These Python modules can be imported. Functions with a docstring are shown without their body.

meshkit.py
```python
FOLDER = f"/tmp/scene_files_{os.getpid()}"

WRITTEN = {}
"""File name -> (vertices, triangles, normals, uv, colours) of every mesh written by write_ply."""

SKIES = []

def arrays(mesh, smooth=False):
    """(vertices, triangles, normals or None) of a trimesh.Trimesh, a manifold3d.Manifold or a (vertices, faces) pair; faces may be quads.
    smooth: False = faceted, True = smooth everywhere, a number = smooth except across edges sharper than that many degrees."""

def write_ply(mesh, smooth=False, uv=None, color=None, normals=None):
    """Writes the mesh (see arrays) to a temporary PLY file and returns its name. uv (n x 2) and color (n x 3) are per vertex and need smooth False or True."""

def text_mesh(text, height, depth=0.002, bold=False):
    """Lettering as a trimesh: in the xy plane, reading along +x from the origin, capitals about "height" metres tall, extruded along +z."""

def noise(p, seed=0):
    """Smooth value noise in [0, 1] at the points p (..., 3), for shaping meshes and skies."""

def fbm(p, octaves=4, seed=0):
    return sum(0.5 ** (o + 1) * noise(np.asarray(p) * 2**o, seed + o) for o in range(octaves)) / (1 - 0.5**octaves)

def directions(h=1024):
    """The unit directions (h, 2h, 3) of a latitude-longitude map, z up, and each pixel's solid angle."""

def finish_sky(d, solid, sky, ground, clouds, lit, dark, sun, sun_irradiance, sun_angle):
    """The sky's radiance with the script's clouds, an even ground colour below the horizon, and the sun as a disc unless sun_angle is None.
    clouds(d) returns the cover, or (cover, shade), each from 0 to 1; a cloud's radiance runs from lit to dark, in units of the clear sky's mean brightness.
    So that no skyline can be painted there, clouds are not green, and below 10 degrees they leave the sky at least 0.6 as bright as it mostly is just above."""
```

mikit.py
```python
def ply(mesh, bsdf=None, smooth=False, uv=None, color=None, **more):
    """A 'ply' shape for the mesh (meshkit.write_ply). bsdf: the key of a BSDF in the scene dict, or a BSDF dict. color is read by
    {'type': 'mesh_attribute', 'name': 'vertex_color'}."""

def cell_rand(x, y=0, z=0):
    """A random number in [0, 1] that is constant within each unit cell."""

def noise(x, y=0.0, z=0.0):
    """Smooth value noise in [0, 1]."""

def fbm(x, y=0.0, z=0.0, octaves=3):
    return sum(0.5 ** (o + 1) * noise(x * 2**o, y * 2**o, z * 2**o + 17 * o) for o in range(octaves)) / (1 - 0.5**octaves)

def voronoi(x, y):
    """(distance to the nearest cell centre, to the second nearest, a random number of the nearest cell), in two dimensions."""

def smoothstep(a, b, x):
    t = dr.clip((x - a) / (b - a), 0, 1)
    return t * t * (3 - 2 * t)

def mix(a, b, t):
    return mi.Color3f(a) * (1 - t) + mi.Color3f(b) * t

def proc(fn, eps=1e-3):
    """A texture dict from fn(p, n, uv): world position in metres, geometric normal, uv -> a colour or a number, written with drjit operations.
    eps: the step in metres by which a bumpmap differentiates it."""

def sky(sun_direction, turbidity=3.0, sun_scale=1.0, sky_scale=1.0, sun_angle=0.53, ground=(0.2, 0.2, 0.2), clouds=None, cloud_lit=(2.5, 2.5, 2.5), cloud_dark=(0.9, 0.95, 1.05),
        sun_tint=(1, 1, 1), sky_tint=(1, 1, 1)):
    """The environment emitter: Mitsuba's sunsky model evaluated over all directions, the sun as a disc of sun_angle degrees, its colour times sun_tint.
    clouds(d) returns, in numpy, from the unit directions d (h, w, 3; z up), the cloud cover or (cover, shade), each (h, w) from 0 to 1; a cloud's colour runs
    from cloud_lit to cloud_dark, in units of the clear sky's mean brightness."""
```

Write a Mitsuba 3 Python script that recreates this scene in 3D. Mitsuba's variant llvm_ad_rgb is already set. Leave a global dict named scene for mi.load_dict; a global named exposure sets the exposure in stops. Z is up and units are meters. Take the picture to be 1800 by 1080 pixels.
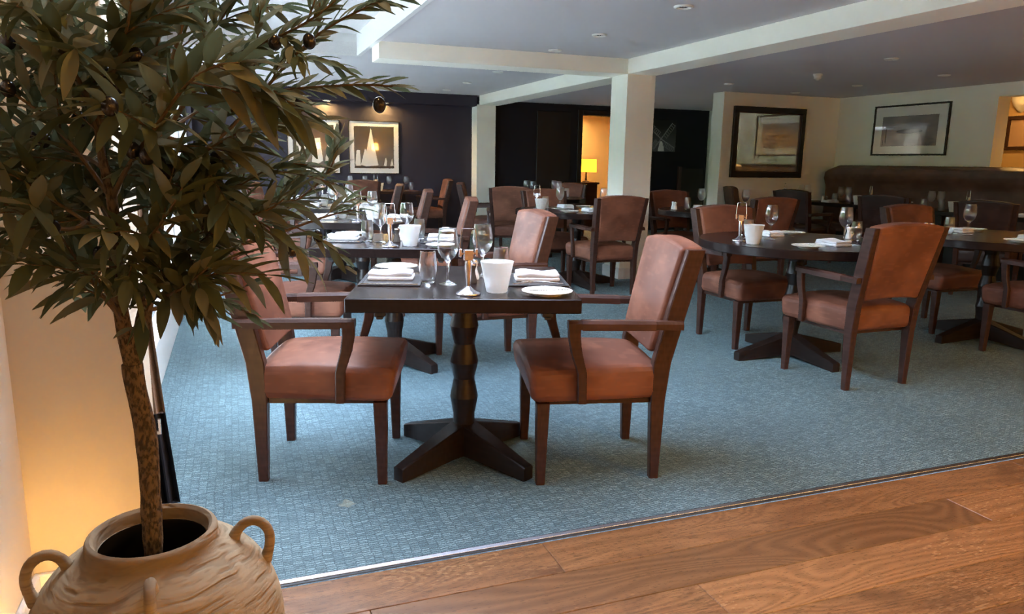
import math, random
import numpy as np, trimesh, manifold3d as m3
import drjit as dr
import mitsuba as mi, mikit, meshkit
from mikit import noise, fbm, cell_rand, smoothstep, mix
from shapely.geometry import Polygon
T = mi.ScalarTransform4f
rnd = random.Random(7)
scene, labels = {}, {}

# ---------------------------------------------------------------- camera, sky, large lights, exposure
# building axes: x = along the carpet edge, y = into the dining room, z = up (metres); the camera is turned 20.68 degrees from them
PHI, PITCH, ROLL, CAMZ = math.radians(20.68), math.radians(11.147), math.radians(0.96), 1.24
wx, wy = np.array([math.cos(PHI), -math.sin(PHI), 0]), np.array([math.sin(PHI), math.cos(PHI), 0])
fwd = wy * math.cos(PITCH) - np.array([0, 0, math.sin(PITCH)])
up0 = wy * math.sin(PITCH) + np.array([0, 0, math.cos(PITCH)])
upv = up0 * math.cos(ROLL) - wx * math.sin(ROLL)
eye = np.array([0, 0, CAMZ])
scene['camera'] = {'type': 'perspective', 'fov': 2 * math.degrees(math.atan(900 / 1298.0)), 'fov_axis': 'x', 'near_clip': 0.05, 'far_clip': 500.0,
                   'to_world': T().look_at(origin=eye.tolist(), target=(eye + fwd).tolist(), up=upv.tolist())}


def cloud_cover(d):
    p = d / np.maximum(d[..., 2:3] + 0.25, 0.05)
    c = meshkit.fbm(p * 1.3 + 3.1, 4)
    return np.clip((c - 0.25) * 2.2, 0.35, 0.95), np.clip((c - 0.5) * 1.2, 0, 0.5)


scene['sky'] = mikit.sky((0.75, 0.25, 0.62), turbidity=3.0, sun_scale=0.0, sky_scale=15.5, ground=(0.35, 0.36, 0.36), clouds=cloud_cover,
                         cloud_lit=(2.15, 2.3, 2.42), cloud_dark=(1.0, 1.08, 1.16), sky_tint=(0.90, 1.0, 1.09))
exposure = 3.25
WARM = (1.0, 0.55, 0.17)
DOWN_POWER = 45.0        # warm ceiling lamps of the lobby
ADDED_UPLIGHT = 0.15             # unseen floor spotlight added for the low wall glow
SHADE_POWER = 5.5        # lampshades


def rgb(*c):
    return {'type': 'rgb', 'value': list(c[0]) if len(c) == 1 else list(c)}


# ---------------------------------------------------------------- materials
def bs(name, **d):
    scene[name] = d
    return name


def princ(name, color, rough=0.5, **k):
    return bs(name, type='twosided', bsdf={'type': 'principled', 'base_color': color if isinstance(color, dict) else rgb(color), 'roughness': rough if isinstance(rough, dict) else float(rough), **k})


def bump(name, color, rough, fn, scale=1.0, eps=1e-3, **k):
    return bs(name, type='twosided', bsdf={'type': 'bumpmap', 'arbitrary': mikit.proc(fn, eps), 'scale': float(scale),
              'bsdf': {'type': 'principled', 'base_color': color if isinstance(color, dict) else rgb(color), 'roughness': rough if isinstance(rough, dict) else float(rough), **k}})


def f_plaster(c):
    return mikit.proc(lambda p, n, uv: mi.Color3f(*c) * (0.96 + 0.06 * fbm(p.x * 1.7, p.y * 1.7, p.z * 1.7, 3)))


princ('m_wall', f_plaster((0.86, 0.84, 0.74)), 0.8)
princ('m_lobby_wall', f_plaster((0.50, 0.43, 0.325)), 0.8)
princ('m_white', f_plaster((0.60, 0.60, 0.585)), 0.7)
princ('m_ceiling', f_plaster((0.52, 0.51, 0.515)), 0.85)
princ('m_trim', (0.70, 0.69, 0.65), 0.4)
princ('m_navy', f_plaster((0.026, 0.022, 0.034)), 0.55, specular=0.4)
princ('m_black_wall', f_plaster((0.013, 0.013, 0.017)), 0.6, specular=0.3)
princ('m_orange_wall', f_plaster((0.62, 0.42, 0.20)), 0.8)
princ('m_door_room', f_plaster((0.72, 0.60, 0.45)), 0.8)


PALE_PATCH = (0.335, 2.565)  # middle of a pale yellowish patch in the carpet colour


def f_carpet(p, n, uv):
    qx = p.x + 0.006 * (noise(p.x * 9, p.y * 9, 4.0) - 0.5) + 0.004 * (noise(p.x * 60, p.y * 60, 5.0) - 0.5)
    cx = dr.floor(qx / 0.030)
    y = p.y / 0.0125 + 0.5 * (noise(p.x * 70, p.y * 70, 6.0) - 0.5) + 0.5 * cx + 0.55 * (cell_rand(cx, dr.floor(p.y / 0.05), 3) - 0.5)
    cy = dr.floor(y)
    fx, fy = qx / 0.030 - cx, y - cy
    fx = fx + 0.10 * (cell_rand(cx, cy, 5) - 0.5)
    m = smoothstep(-0.02, 0.10, fx) * smoothstep(-0.02, 0.10, 1 - fx) * smoothstep(0.12, 0.30, fy) * smoothstep(0.08, 0.26, 1 - fy)
    m *= 0.25 + 0.75 * cell_rand(cx, cy, 1)
    pile = noise(p.x * 420, p.y * 420, p.z * 420)
    worn = fbm(p.x * 1.3, p.y * 1.3, 0.0, 3)
    base = mix((0.064, 0.110, 0.128), (0.225, 0.325, 0.345), m * 0.75)
    c = base * (0.62 + 0.66 * pile) * (0.82 + 0.34 * worn)
    patch_ = smoothstep(0.55, 1.0, noise(p.x * 60, p.y * 60, 2.0) + 0.9 - dr.sqrt(dr.square(p.x - PALE_PATCH[0]) + dr.square(p.y - PALE_PATCH[1])) / 0.036)
    return mix(c, (0.34, 0.33, 0.22), 0.4 * patch_)


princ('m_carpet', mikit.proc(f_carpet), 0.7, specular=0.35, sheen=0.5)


def f_plank(seed, tone):
    def fn(p, n, uv):
        x, y = p.x + 3.7 * seed, p.y + 1.13 * seed
        warp = fbm(x * 1.6, y * 5.0, seed, 3) * 1.4 + 1.3 * dr.exp(-dr.square((noise(x * 1.1, y * 6, seed + 9) - 0.62) * 14))
        rings = 0.5 + 0.5 * dr.sin((y * 46 + warp * 7.0) * 2.2)
        fine = fbm(x * 22, y * 330, seed + 2, 3)
        fleck = smoothstep(0.66, 0.8, noise(x * 60, y * 190, seed + 4)) * smoothstep(0.5, 0.75, noise(x * 2.0, y * 6, seed + 5))
        pores = smoothstep(0.66, 0.8, noise(x * 50, y * 620, seed + 6))
        stain = smoothstep(0.60, 0.9, fbm(x * 3.2, y * 9, seed + 7, 3))
        c = mix((0.27, 0.128, 0.050), (0.155, 0.068, 0.027), 0.55 * rings + 0.45 * fine)
        c = mix(c, (0.42, 0.25, 0.12), 0.45 * fleck)
        c = mix(c, (0.055, 0.025, 0.012), 0.55 * pores)
        return mix(c, (0.07, 0.032, 0.015), 0.7 * stain) * tone
    return fn


for i, tone in enumerate((0.95, 1.15, 0.72, 1.02)):
    f = f_plank(i * 1.7, tone)
    bump('m_plank_%d' % i, mikit.proc(f), 0.36, (lambda s: lambda p, n, uv: 0.0004 * fbm(p.x * 22 + s, p.y * 330, 2.0, 2))(i * 3.1), 1.0, specular=0.5)
princ('m_subfloor', (0.05, 0.025, 0.012), 0.7)


def f_darkwood(a, b, sc):
    def fn(p, n, uv):
        g = fbm(p.x * 7 * sc + p.z * 11, p.y * 9 * sc, p.z * 60 * sc, 3) * 0.6 + 0.4 * noise(p.x * 160, p.y * 30, p.z * 40)
        return mix(a, b, g)
    return mikit.proc(fn)


princ('m_table', f_darkwood((0.008, 0.0048, 0.0045), (0.020, 0.012, 0.011), 1.0), 0.22, specular=0.32)
princ('m_table_base', f_darkwood((0.009, 0.006, 0.005), (0.024, 0.014, 0.011), 1.4), 0.34, specular=0.4)
princ('m_frame_wood', f_darkwood((0.028, 0.012, 0.009), (0.062, 0.026, 0.017), 1.2), 0.33, specular=0.45)


def f_leather(base, worn):
    def fn(p, n, uv):
        w = fbm(p.x * 6, p.y * 6, p.z * 6, 4)
        s = smoothstep(0.68, 0.80, noise(p.x * 24, p.y * 24, p.z * 70)) * 0.35
        return mix(base, worn, smoothstep(0.32, 0.78, w) * 0.8 + s * 0.5)
    return mikit.proc(fn)


def f_hide(p, n, uv):
    return 0.0035 * fbm(p.x * 9, p.y * 9, p.z * 9, 3) + 0.0005 * noise(p.x * 190, p.y * 190, p.z * 190)


bump('m_leather', f_leather((0.140, 0.056, 0.036), (0.265, 0.112, 0.068)), 0.44, f_hide, 1.0, 2e-3, specular=0.20)
bump('m_sleeve', f_leather((0.045, 0.020, 0.015), (0.085, 0.040, 0.029)), 0.38, f_hide, 1.0, 2e-3, specular=0.4)
bump('m_leather_dark', f_leather((0.030, 0.015, 0.012), (0.062, 0.030, 0.024)), 0.36, f_hide, 1.6, 2e-3, specular=0.5)
bump('m_bench', f_leather((0.095, 0.042, 0.030), (0.15, 0.068, 0.046)), 0.36, f_hide, 1.6, 2e-3, specular=0.5)
bs('m_glass', type='dielectric', int_ior=1.5, ext_ior=1.0)
bs('m_pane', type='thindielectric', int_ior=1.5, ext_ior=1.0)
bs('m_chrome', type='twosided', bsdf={'type': 'roughconductor', 'material': 'Cr', 'alpha': 0.08})
bs('m_steel', type='twosided', bsdf={'type': 'roughconductor', 'material': 'Ag', 'alpha': 0.12})
bs('m_strip', type='twosided', bsdf={'type': 'roughconductor', 'material': 'Cr', 'alpha': 0.3})
bs('m_mirror', type='twosided', bsdf={'type': 'conductor', 'material': 'Ag'})
bs('m_frosted', type='principledthin', base_color=rgb(0.80, 0.81, 0.80), roughness=0.5, diff_trans=0.9, spec_trans=0.0)
princ('m_china', (0.70, 0.69, 0.65), 0.12, specular=0.6)
princ('m_linen', (0.66, 0.67, 0.69), 0.85, sheen=0.3)
princ('m_slate', (0.030, 0.028, 0.030), 0.35)
princ('m_salt', (0.80, 0.79, 0.76), 0.9)
princ('m_pepper', (0.06, 0.045, 0.035), 0.9)
princ('m_black', (0.010, 0.009, 0.009), 0.4)
princ('m_metal_dark', (0.03, 0.032, 0.036), 0.4)
princ('m_plastic_white', (0.75, 0.74, 0.70), 0.4)


def clay_lines(p):
    a = dr.atan2(p.y - 1.54, p.x + 0.187)
    s = p.z * 190 + 2.4 * dr.sin(a * 2 + 0.5) + 2.6 * fbm(a * 2.6, p.z * 7, 2.0, 3)
    q = noise(a * 3.2, s, 1.0)
    return q, noise(a * 6, s * 2.1, 4.0)


def f_clay(p, n, uv):
    q, r = clay_lines(p)
    b = fbm(p.x * 6, p.y * 6, p.z * 12, 3)
    c = mix((0.24, 0.185, 0.115), (0.36, 0.285, 0.195), b)
    c = mix(c, (0.17, 0.12, 0.075), 0.5 * smoothstep(0.40, 0.25, q) + 0.3 * smoothstep(0.4, 0.2, r))
    rim = smoothstep(0.455, 0.475, p.z)
    return mix(c, mix((0.12, 0.085, 0.055), (0.27, 0.20, 0.13), fbm(p.x * 22, p.y * 22, p.z * 22, 3)), 0.75 * rim)


def h_clay(p, n, uv):
    q, r = clay_lines(p)
    return 0.0028 * smoothstep(0.1, 0.5, q) + 0.0010 * r


bump('m_clay', mikit.proc(f_clay), 0.85, h_clay, 1.0, 1e-3, specular=0.2)
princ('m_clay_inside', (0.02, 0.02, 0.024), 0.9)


def bark(p):
    w = fbm(p.x * 40, p.y * 40, p.z * 18, 2)
    return fbm(p.x * 260 + 4 * w, p.y * 260, p.z * 95 + 3 * w, 3)


def f_bark(p, n, uv):
    k = bark(p)
    return mix((0.045, 0.033, 0.024), (0.150, 0.108, 0.070), smoothstep(0.30, 0.60, k))


bump('m_bark', mikit.proc(f_bark), 0.9, lambda p, n, uv: 0.006 * smoothstep(0.3, 0.65, bark(p)), 1.0, 1e-3)
princ('m_twig', (0.11, 0.075, 0.04), 0.8)
for i, c in enumerate(((0.075, 0.095, 0.052), (0.105, 0.122, 0.070), (0.165, 0.170, 0.108))):
    bs('m_leaf_%d' % i, type='principledthin', base_color=rgb(c), roughness=0.45, diff_trans=0.5, spec_trans=0.0)
princ('m_olive', (0.010, 0.008, 0.012), 0.22, specular=0.6)


def f_weave(p, n, uv):
    return mix((0.20, 0.14, 0.10), (0.34, 0.25, 0.18), noise(p.x * 220, p.y * 220, p.z * 500)) 


princ('m_curtain', mikit.proc(f_weave), 0.9)
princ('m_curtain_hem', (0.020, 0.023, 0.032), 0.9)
princ('m_paving', mikit.proc(lambda p, n, uv: mi.Color3f(0.62, 0.62, 0.60) * (0.8 + 0.3 * fbm(p.x * 2, p.y * 2, 0.0, 3))), 0.9)
princ('m_grass', mikit.proc(lambda p, n, uv: mix((0.06, 0.11, 0.03), (0.12, 0.18, 0.05), fbm(p.x * 3, p.y * 3, 1.0, 3))), 0.95)
princ('m_hedge', mikit.proc(lambda p, n, uv: mix((0.02, 0.05, 0.015), (0.07, 0.12, 0.03), noise(p.x * 14, p.y * 14, p.z * 14))), 0.9)
princ('m_mount', (0.78, 0.76, 0.70), 0.6)
princ('m_sail', (0.72, 0.70, 0.62), 0.7)
princ('m_photo_grey', mikit.proc(lambda p, n, uv: mi.Color3f(0.10, 0.095, 0.082) * (1.3 - 0.9 * smoothstep(1.1, 1.75, p.z)) * (0.85 + 0.3 * fbm(p.x * 5, p.z * 5, 0.0, 3))), 0.5)
princ('m_photo_dark', (0.012, 0.012, 0.013), 0.5)


def f_lake(p, n, uv):
    c = fbm(p.y * 2.3, p.z * 5.0, 3.0, 4)
    h = smoothstep(1.46, 2.0, p.z)
    c2 = mix((0.13, 0.12, 0.13), (0.27, 0.25, 0.24), h)
    return mix(c2, (0.36, 0.31, 0.27), smoothstep(0.5, 0.8, c) * 0.7) * (0.75 + 0.4 * c)


princ('m_lake', mikit.proc(f_lake), 0.5)
princ('m_shade', (0.80, 0.42, 0.06), 0.8)
princ('m_windmill_grey', (0.30, 0.31, 0.30), 0.6)
princ('m_windmill_sky', mikit.proc(lambda p, n, uv: mi.Color3f(0.055, 0.058, 0.058) * (0.35 + 1.3 * smoothstep(2.0, 1.5, p.z))), 0.6)
princ('m_orange_print', (0.45, 0.30, 0.20), 0.5)


# ---------------------------------------------------------------- helpers
def numbered(k):
    if k not in scene and k not in labels and not any(s.startswith(k + '__') for s in scene):
        return k
    i = COUNT.get(k, 0)
    while True:
        i += 1
        c = '%s_%03d' % (k, i)
        if c not in scene and c not in labels:
            COUNT[k] = i
            return c


COUNT = {}
USED = set()


def newkey(base, parent=None):
    k = base if parent is None else parent + '__' + base
    if k not in USED:
        USED.add(k)
        return k
    i = COUNT.get(k, 0) + 1
    while '%s_%03d' % (k, i) in USED:
        i += 1
    COUNT[k] = i
    kk = '%s_%03d' % (k, i)
    USED.add(kk)
    return kk


def add(name, mesh, mat, parent=None, smooth=False, xf=None, label=None, cat=None, group=None, kind=None, emit=None):
    k = newkey(name, parent)
    sh = dict(mesh) if isinstance(mesh, dict) else mikit.ply(mesh, mat, smooth)
    if xf is not None:
        sh['to_world'] = xf
    if emit is not None:
        sh['emitter'] = {'type': 'area', 'radiance': rgb(emit)}
    scene[k] = sh
    d = {}
    if label: d['label'] = label
    if cat: d['category'] = cat
    if group: d['group'] = group
    if kind: d['kind'] = kind
    if d: labels[k] = d
    return k


def thing(name, label, cat, group=None):
    k = newkey(name)
    labels[k] = {'label': label, 'category': cat}
    if group: labels[k]['group'] = group
    return k


def struct(name, mesh, mat, smooth=False, label=None, parent=None):
    k = add(name, mesh, mat, parent, smooth)
    if parent is None:
        labels[k] = {'kind': 'structure'}
        if label: labels[k]['label'] = label
    return k


def cat_(*ms):
    return trimesh.util.concatenate([m for m in ms])


def box(x0, x1, y0, y1, z0, z1, c=0.0):
    if c <= 0:
        m = trimesh.creation.box((x1 - x0, y1 - y0, z1 - z0))
        m.apply_translation(((x0 + x1) / 2, (y0 + y1) / 2, (z0 + z1) / 2))
        return m
    pts = []
    for sx, X in ((-1, x0), (1, x1)):
        for sy, Y in ((-1, y0), (1, y1)):
            for sz, Z in ((-1, z0), (1, z1)):
                pts += [(X, Y - sy * c, Z - sz * c), (X - sx * c, Y, Z - sz * c), (X - sx * c, Y - sy * c, Z)]
    return trimesh.convex.convex_hull(np.array(pts))


def hull(pts):
    return trimesh.convex.convex_hull(np.array(pts, float))


def section(cx, cy, w, d, z, c=0.004):
    """corner-cut rectangle at height z"""
    x, y = w / 2, d / 2
    return [(cx + a, cy + b, z) for a, b in ((x - c, y), (x, y - c), (x, -y + c), (x - c, -y), (-x + c, -y), (-x, -y + c), (-x, y - c), (-x + c, y))]


def loft(secs):
    n = len(secs[0])
    v = np.array([p for s in secs for p in s], float)
    f = []
    for i in range(len(secs) - 1):
        for j in range(n):
            a, b = i * n + j, i * n + (j + 1) % n
            f += [(a, b, b + n), (a, b + n, a + n)]
    m = trimesh.Trimesh(v, f, process=False)
    caps = []
    for s, off, flip in ((secs[0], 0, True), (secs[-1], (len(secs) - 1) * n, False)):
        for j in range(1, n - 1):
            t = (off, off + j, off + j + 1)
            caps.append(t[::-1] if flip else t)
    m = trimesh.Trimesh(v, f + caps, process=False)
    m.fix_normals()
    return m


def lathe(prof, n=24):
    m = trimesh.creation.revolve(np.array(prof, float), sections=n)
    m.fix_normals()
    return m


def tube(path, radii, n=8):
    path = np.asarray(path, float)
    radii = np.broadcast_to(radii, (len(path),))
    t = np.gradient(path, axis=0)
    t /= np.linalg.norm(t, axis=1, keepdims=True) + 1e-12
    a = np.cross(t[0], [0, 0, 1.0] if abs(t[0][2]) < 0.9 else [1.0, 0, 0])
    a /= np.linalg.norm(a)
    secs = []
    ang = np.arange(n) * 2 * np.pi / n
    for i in range(len(path)):
        a = a - t[i] * (a @ t[i])
        a /= np.linalg.norm(a)
        b = np.cross(t[i], a)
        secs.append([path[i] + radii[i] * (math.cos(q) * a + math.sin(q) * b) for q in ang])
    return loft(secs)


def spline(pts, n):
    from scipy.interpolate import CubicSpline
    pts = np.asarray(pts, float)
    d = np.r_[0, np.cumsum(np.linalg.norm(np.diff(pts[:, :3], axis=0), axis=1))]
    return CubicSpline(d, pts)(np.linspace(0, d[-1], n))


def extr(poly, h):
    return trimesh.creation.extrude_polygon(Polygon(poly) if not isinstance(poly, Polygon) else poly, h, engine='earcut')


def pillow(x0, x1, y0, y1, z0, z1, r=0.02, edge=0.03, fn=None):
    c = m3.Manifold.batch_hull([m3.Manifold.sphere(r, 12).translate([x, y, z]) for x in (x0 + r, x1 - r) for y in (y0 + r, y1 - r) for z in (z0 + r, z1 - r)])
    c = c.refine_to_length(edge)
    mm = c.to_mesh()
    m = trimesh.Trimesh(mm.vert_properties[:, :3], mm.tri_verts, process=False)
    if fn is not None:
        m.vertices = fn(np.array(m.vertices))
    return m


def place(x, y, z=0.0, rot=0.0):
    return T().translate([float(x), float(y), float(z)]).rotate([0, 0, 1], float(rot))


class Proto:
    """the parts of a thing as shared ply dicts: (name, index of the holder part or None, ply)"""

    def __init__(self):
        self.parts = []

    def part(self, name, mesh, mat, smooth=35, holder=None):
        self.parts.append((name, holder, mikit.ply(mesh, mat, smooth)))
        return len(self.parts) - 1

    def put(self, name, xf, label, cat, group=None):
        if len(self.parts) == 1:
            return add(name, self.parts[0][2], None, None, xf=xf, label=label, cat=cat, group=group)
        k = thing(name, label, cat, group)
        keys = []
        for n, h, p in self.parts:
            keys.append(add(n, p, None, k if h is None else keys[h], xf=xf))
        return k


# ---------------------------------------------------------------- setting
X_IN, X_R = -0.57, 8.6
YB = -3.4
Y_FAR = 12.3
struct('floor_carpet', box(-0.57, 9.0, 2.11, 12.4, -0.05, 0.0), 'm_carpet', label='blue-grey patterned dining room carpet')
fl = struct('floor', box(-0.9, 11.5, YB - 0.1, 2.08, -0.05, -0.018), 'm_subfloor', label='oak plank floor of the lobby')
rows = [2.07 - 0.19 * i for i in range(29)]
joint0 = {0: (0.90, -0.62), 1: (2.50,), 2: (1.25,), 3: (2.9, 0.2), 4: (1.7,)}
for i, y1 in enumerate(rows[:-1]):
    y0 = rows[i + 1]
    js = sorted(j for j in joint0.get(i, (rnd.uniform(-0.3, 2.0),)) if j > X_IN + 0.2)
    x = js[-1] + 2.2
    while x < X_R: js.append(x); x += 2.2
    x = js[0] - 2.2
    while x > X_IN + 0.1: js.insert(0, x); x -= 2.2
    e = [X_IN - 0.05] + js + [X_R + 0.05]
    for k in range(len(e) - 1):
        add('plank', box(e[k] + 0.0008, e[k + 1] - 0.0008, y0 + 0.0008, y1 - 0.0008, -0.018, 0.0, 0.0018), 'm_plank_%d' % ((i * 7 + k * 3 + (2 if (i == 2 and k < 1) else 0)) % 4), fl)
ts = thing('threshold_strip', 'metal threshold strip between the carpet and the oak planks', 'floor trim')
add('flange', box(X_IN, X_R, 2.072, 2.112, 0.0, 0.0035, 0.001), 'm_metal_dark', ts)
add('ridge', box(X_IN, X_R, 2.084, 2.104, 0.0035, 0.0065, 0.0012), 'm_strip', ts)

struct('wall_left', box(-0.80, X_IN, YB, 2.25, 0, 2.3), 'm_lobby_wall', label='beige wall left of the olive tree')
struct('wall_stub', box(-0.80, -0.285, 2.20, 2.62, 0, 2.3, 0.004), 'm_lobby_wall', label='end wall behind the olive tree')
struct('baseboard_left', box(X_IN, X_IN + 0.018, YB, 2.183, 0.0, 0.10, 0.004), 'm_trim')
struct('baseboard_stub', box(X_IN, -0.285, 2.182, 2.20, 0.0, 0.10, 0.004), 'm_trim')
struct('wall_back', box(-0.8, 11.5, YB - 0.15, YB, 0, 2.3), 'm_lobby_wall')
# window wall
struct('wall_window_head', cat_(box(-0.75, -0.50, 2.40, Y_FAR, 2.16, 2.62), box(-0.80, -0.52, 1.6, 2.40, 2.3, 2.62)), 'm_white')
struct('wall_window_near', box(-0.75, -0.50, 2.62, 2.90, 0, 2.16), 'm_white')
struct('wall_window_end', box(-0.75, -0.50, 12.0, Y_FAR, 0, 2.16), 'm_navy')
ORDW = ['first', 'second', 'third', 'fourth', 'fifth']
ny = [2.90, 4.6, 6.45, 8.3, 10.15, 12.0]
for i in range(5):
    a, b = ny[i], ny[i + 1]
    w = 'window_%d' % (i + 1)
    fr = 0.05
    fm = cat_(box(-0.66, -0.58, a, a + fr, 0.0, 2.16, 0.004), box(-0.66, -0.58, b - fr, b, 0.0, 2.16, 0.004), box(-0.66, -0.58, a + fr, b - fr, 2.09, 2.16), box(-0.66, -0.58, (a + b) / 2 - 0.035, (a + b) / 2 + 0.035, 0.07, 2.09))
    USED.add(w); labels[w] = {'kind': 'structure', 'label': 'tall window of the dining room, %s from the curtain' % ORDW[i]}
    add('frame', fm, 'm_white', w)
    add('sill', box(-0.70, -0.55, a, b, 0.0, 0.07, 0.004), 'm_metal_dark', w)
    add('pane', box(-0.622, -0.621, a + fr, (a + b) / 2 - 0.035, 0.07, 2.09).slice_plane([0, 0, 0], [0, 0, 1]) if False else trimesh.Trimesh([(-0.62, a + fr, 0.07), (-0.62, (a + b) / 2 - 0.035, 0.07), (-0.62, (a + b) / 2 - 0.035, 2.09), (-0.62, a + fr, 2.09)], [(0, 1, 2), (0, 2, 3)], process=False), 'm_pane', w)
    add('pane', trimesh.Trimesh([(-0.62, (a + b) / 2 + 0.035, 0.07), (-0.62, b - fr, 0.07), (-0.62, b - fr, 2.09), (-0.62, (a + b) / 2 + 0.035, 2.09)], [(0, 1, 2), (0, 2, 3)], process=False), 'm_pane', w)
struct('baseboard_window', cat_(box(-0.50, -0.42, 3.05, 12.0, 0.0, 0.24, 0.004), box(-0.50, -0.415, 3.05, 12.0, 0.24, 0.26, 0.003)), 'm_trim', label='low white casing under the windows')
# far walls
struct('wall_far', box(-0.75, 3.9, Y_FAR, 12.5, 0, 2.3), 'm_navy', label='dark navy far wall with the sailing pictures')
struct('trim_1', box(-0.5, 3.86, 12.02, Y_FAR, 2.13, 2.3), 'm_navy', label='dark bulkhead along the top of the navy wall')
DX0, DX1, DZ = 5.93, 6.75, 2.075
struct('wall_rear', cat_(box(3.9, DX0, Y_FAR, 12.5, 0, 2.3), box(DX1, 9.0, Y_FAR, 12.5, 0, 2.3), box(DX0, DX1, Y_FAR, 12.5, DZ, 2.3)), 'm_black_wall', label='black rear wall with the doorway')
struct('door_1', cat_(box(DX0 - 0.09, DX0, Y_FAR - 0.02, Y_FAR, 0, DZ + 0.09, 0.004), box(DX1, DX1 + 0.09, Y_FAR - 0.02, Y_FAR, 0, DZ + 0.09, 0.004), box(DX0, DX1, Y_FAR - 0.02, Y_FAR, DZ, DZ + 0.09, 0.004)), 'm_black', label='black door frame around the lit doorway')
struct('door_2', box(5.05, 5.70, Y_FAR - 0.025, Y_FAR, 0.01, 2.12, 0.006), 'm_black', label='flush black door panel left of the lit doorway')
# room behind the doorway
struct('wall_store', cat_(box(5.2, 7.8, 14.2, 14.3, 0, 2.3), box(5.1, 5.2, 12.5, 14.3, 0, 2.3), box(7.8, 7.9, 12.5, 14.3, 0, 2.3), box(5.1, 7.9, 12.5, 14.3, 2.25, 2.3)), 'm_door_room')
struct('floor_store', box(5.1, 7.9, 12.4, 14.3, -0.05, 0.0), 'm_carpet')
# mirror wall and right wall
struct('wall_middle', box(6.52, X_R, 9.0, 9.26, 0, 2.25, 0.003), 'm_wall', label='stone-coloured wall carrying the mirror')
OY0, OY1, OZ = 2.6, 6.5, 2.095
struct('wall_right', cat_(box(X_R, 8.8, OY1, 12.5, 0, 2.25), box(X_R, 8.8, OY0, OY1, OZ, 2.25), box(X_R, 8.8, YB, OY0, 0, 2.3)), 'm_wall', label='stone-coloured right wall above the bench')
struct('wall_alcove', cat_(box(9.9, 10.0, 1.5, 9.0, 0, 2.4), box(8.8, 10.0, 8.9, 9.0, 0, 2.4), box(8.8, 10.0, 1.5, 1.6, 0, 2.4)), 'm_orange_wall', label='warm-lit wall beyond the opening')
struct('ceiling_alcove', box(8.6, 10.0, 1.5, 9.0, 2.35, 2.4), 'm_ceiling')
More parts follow.
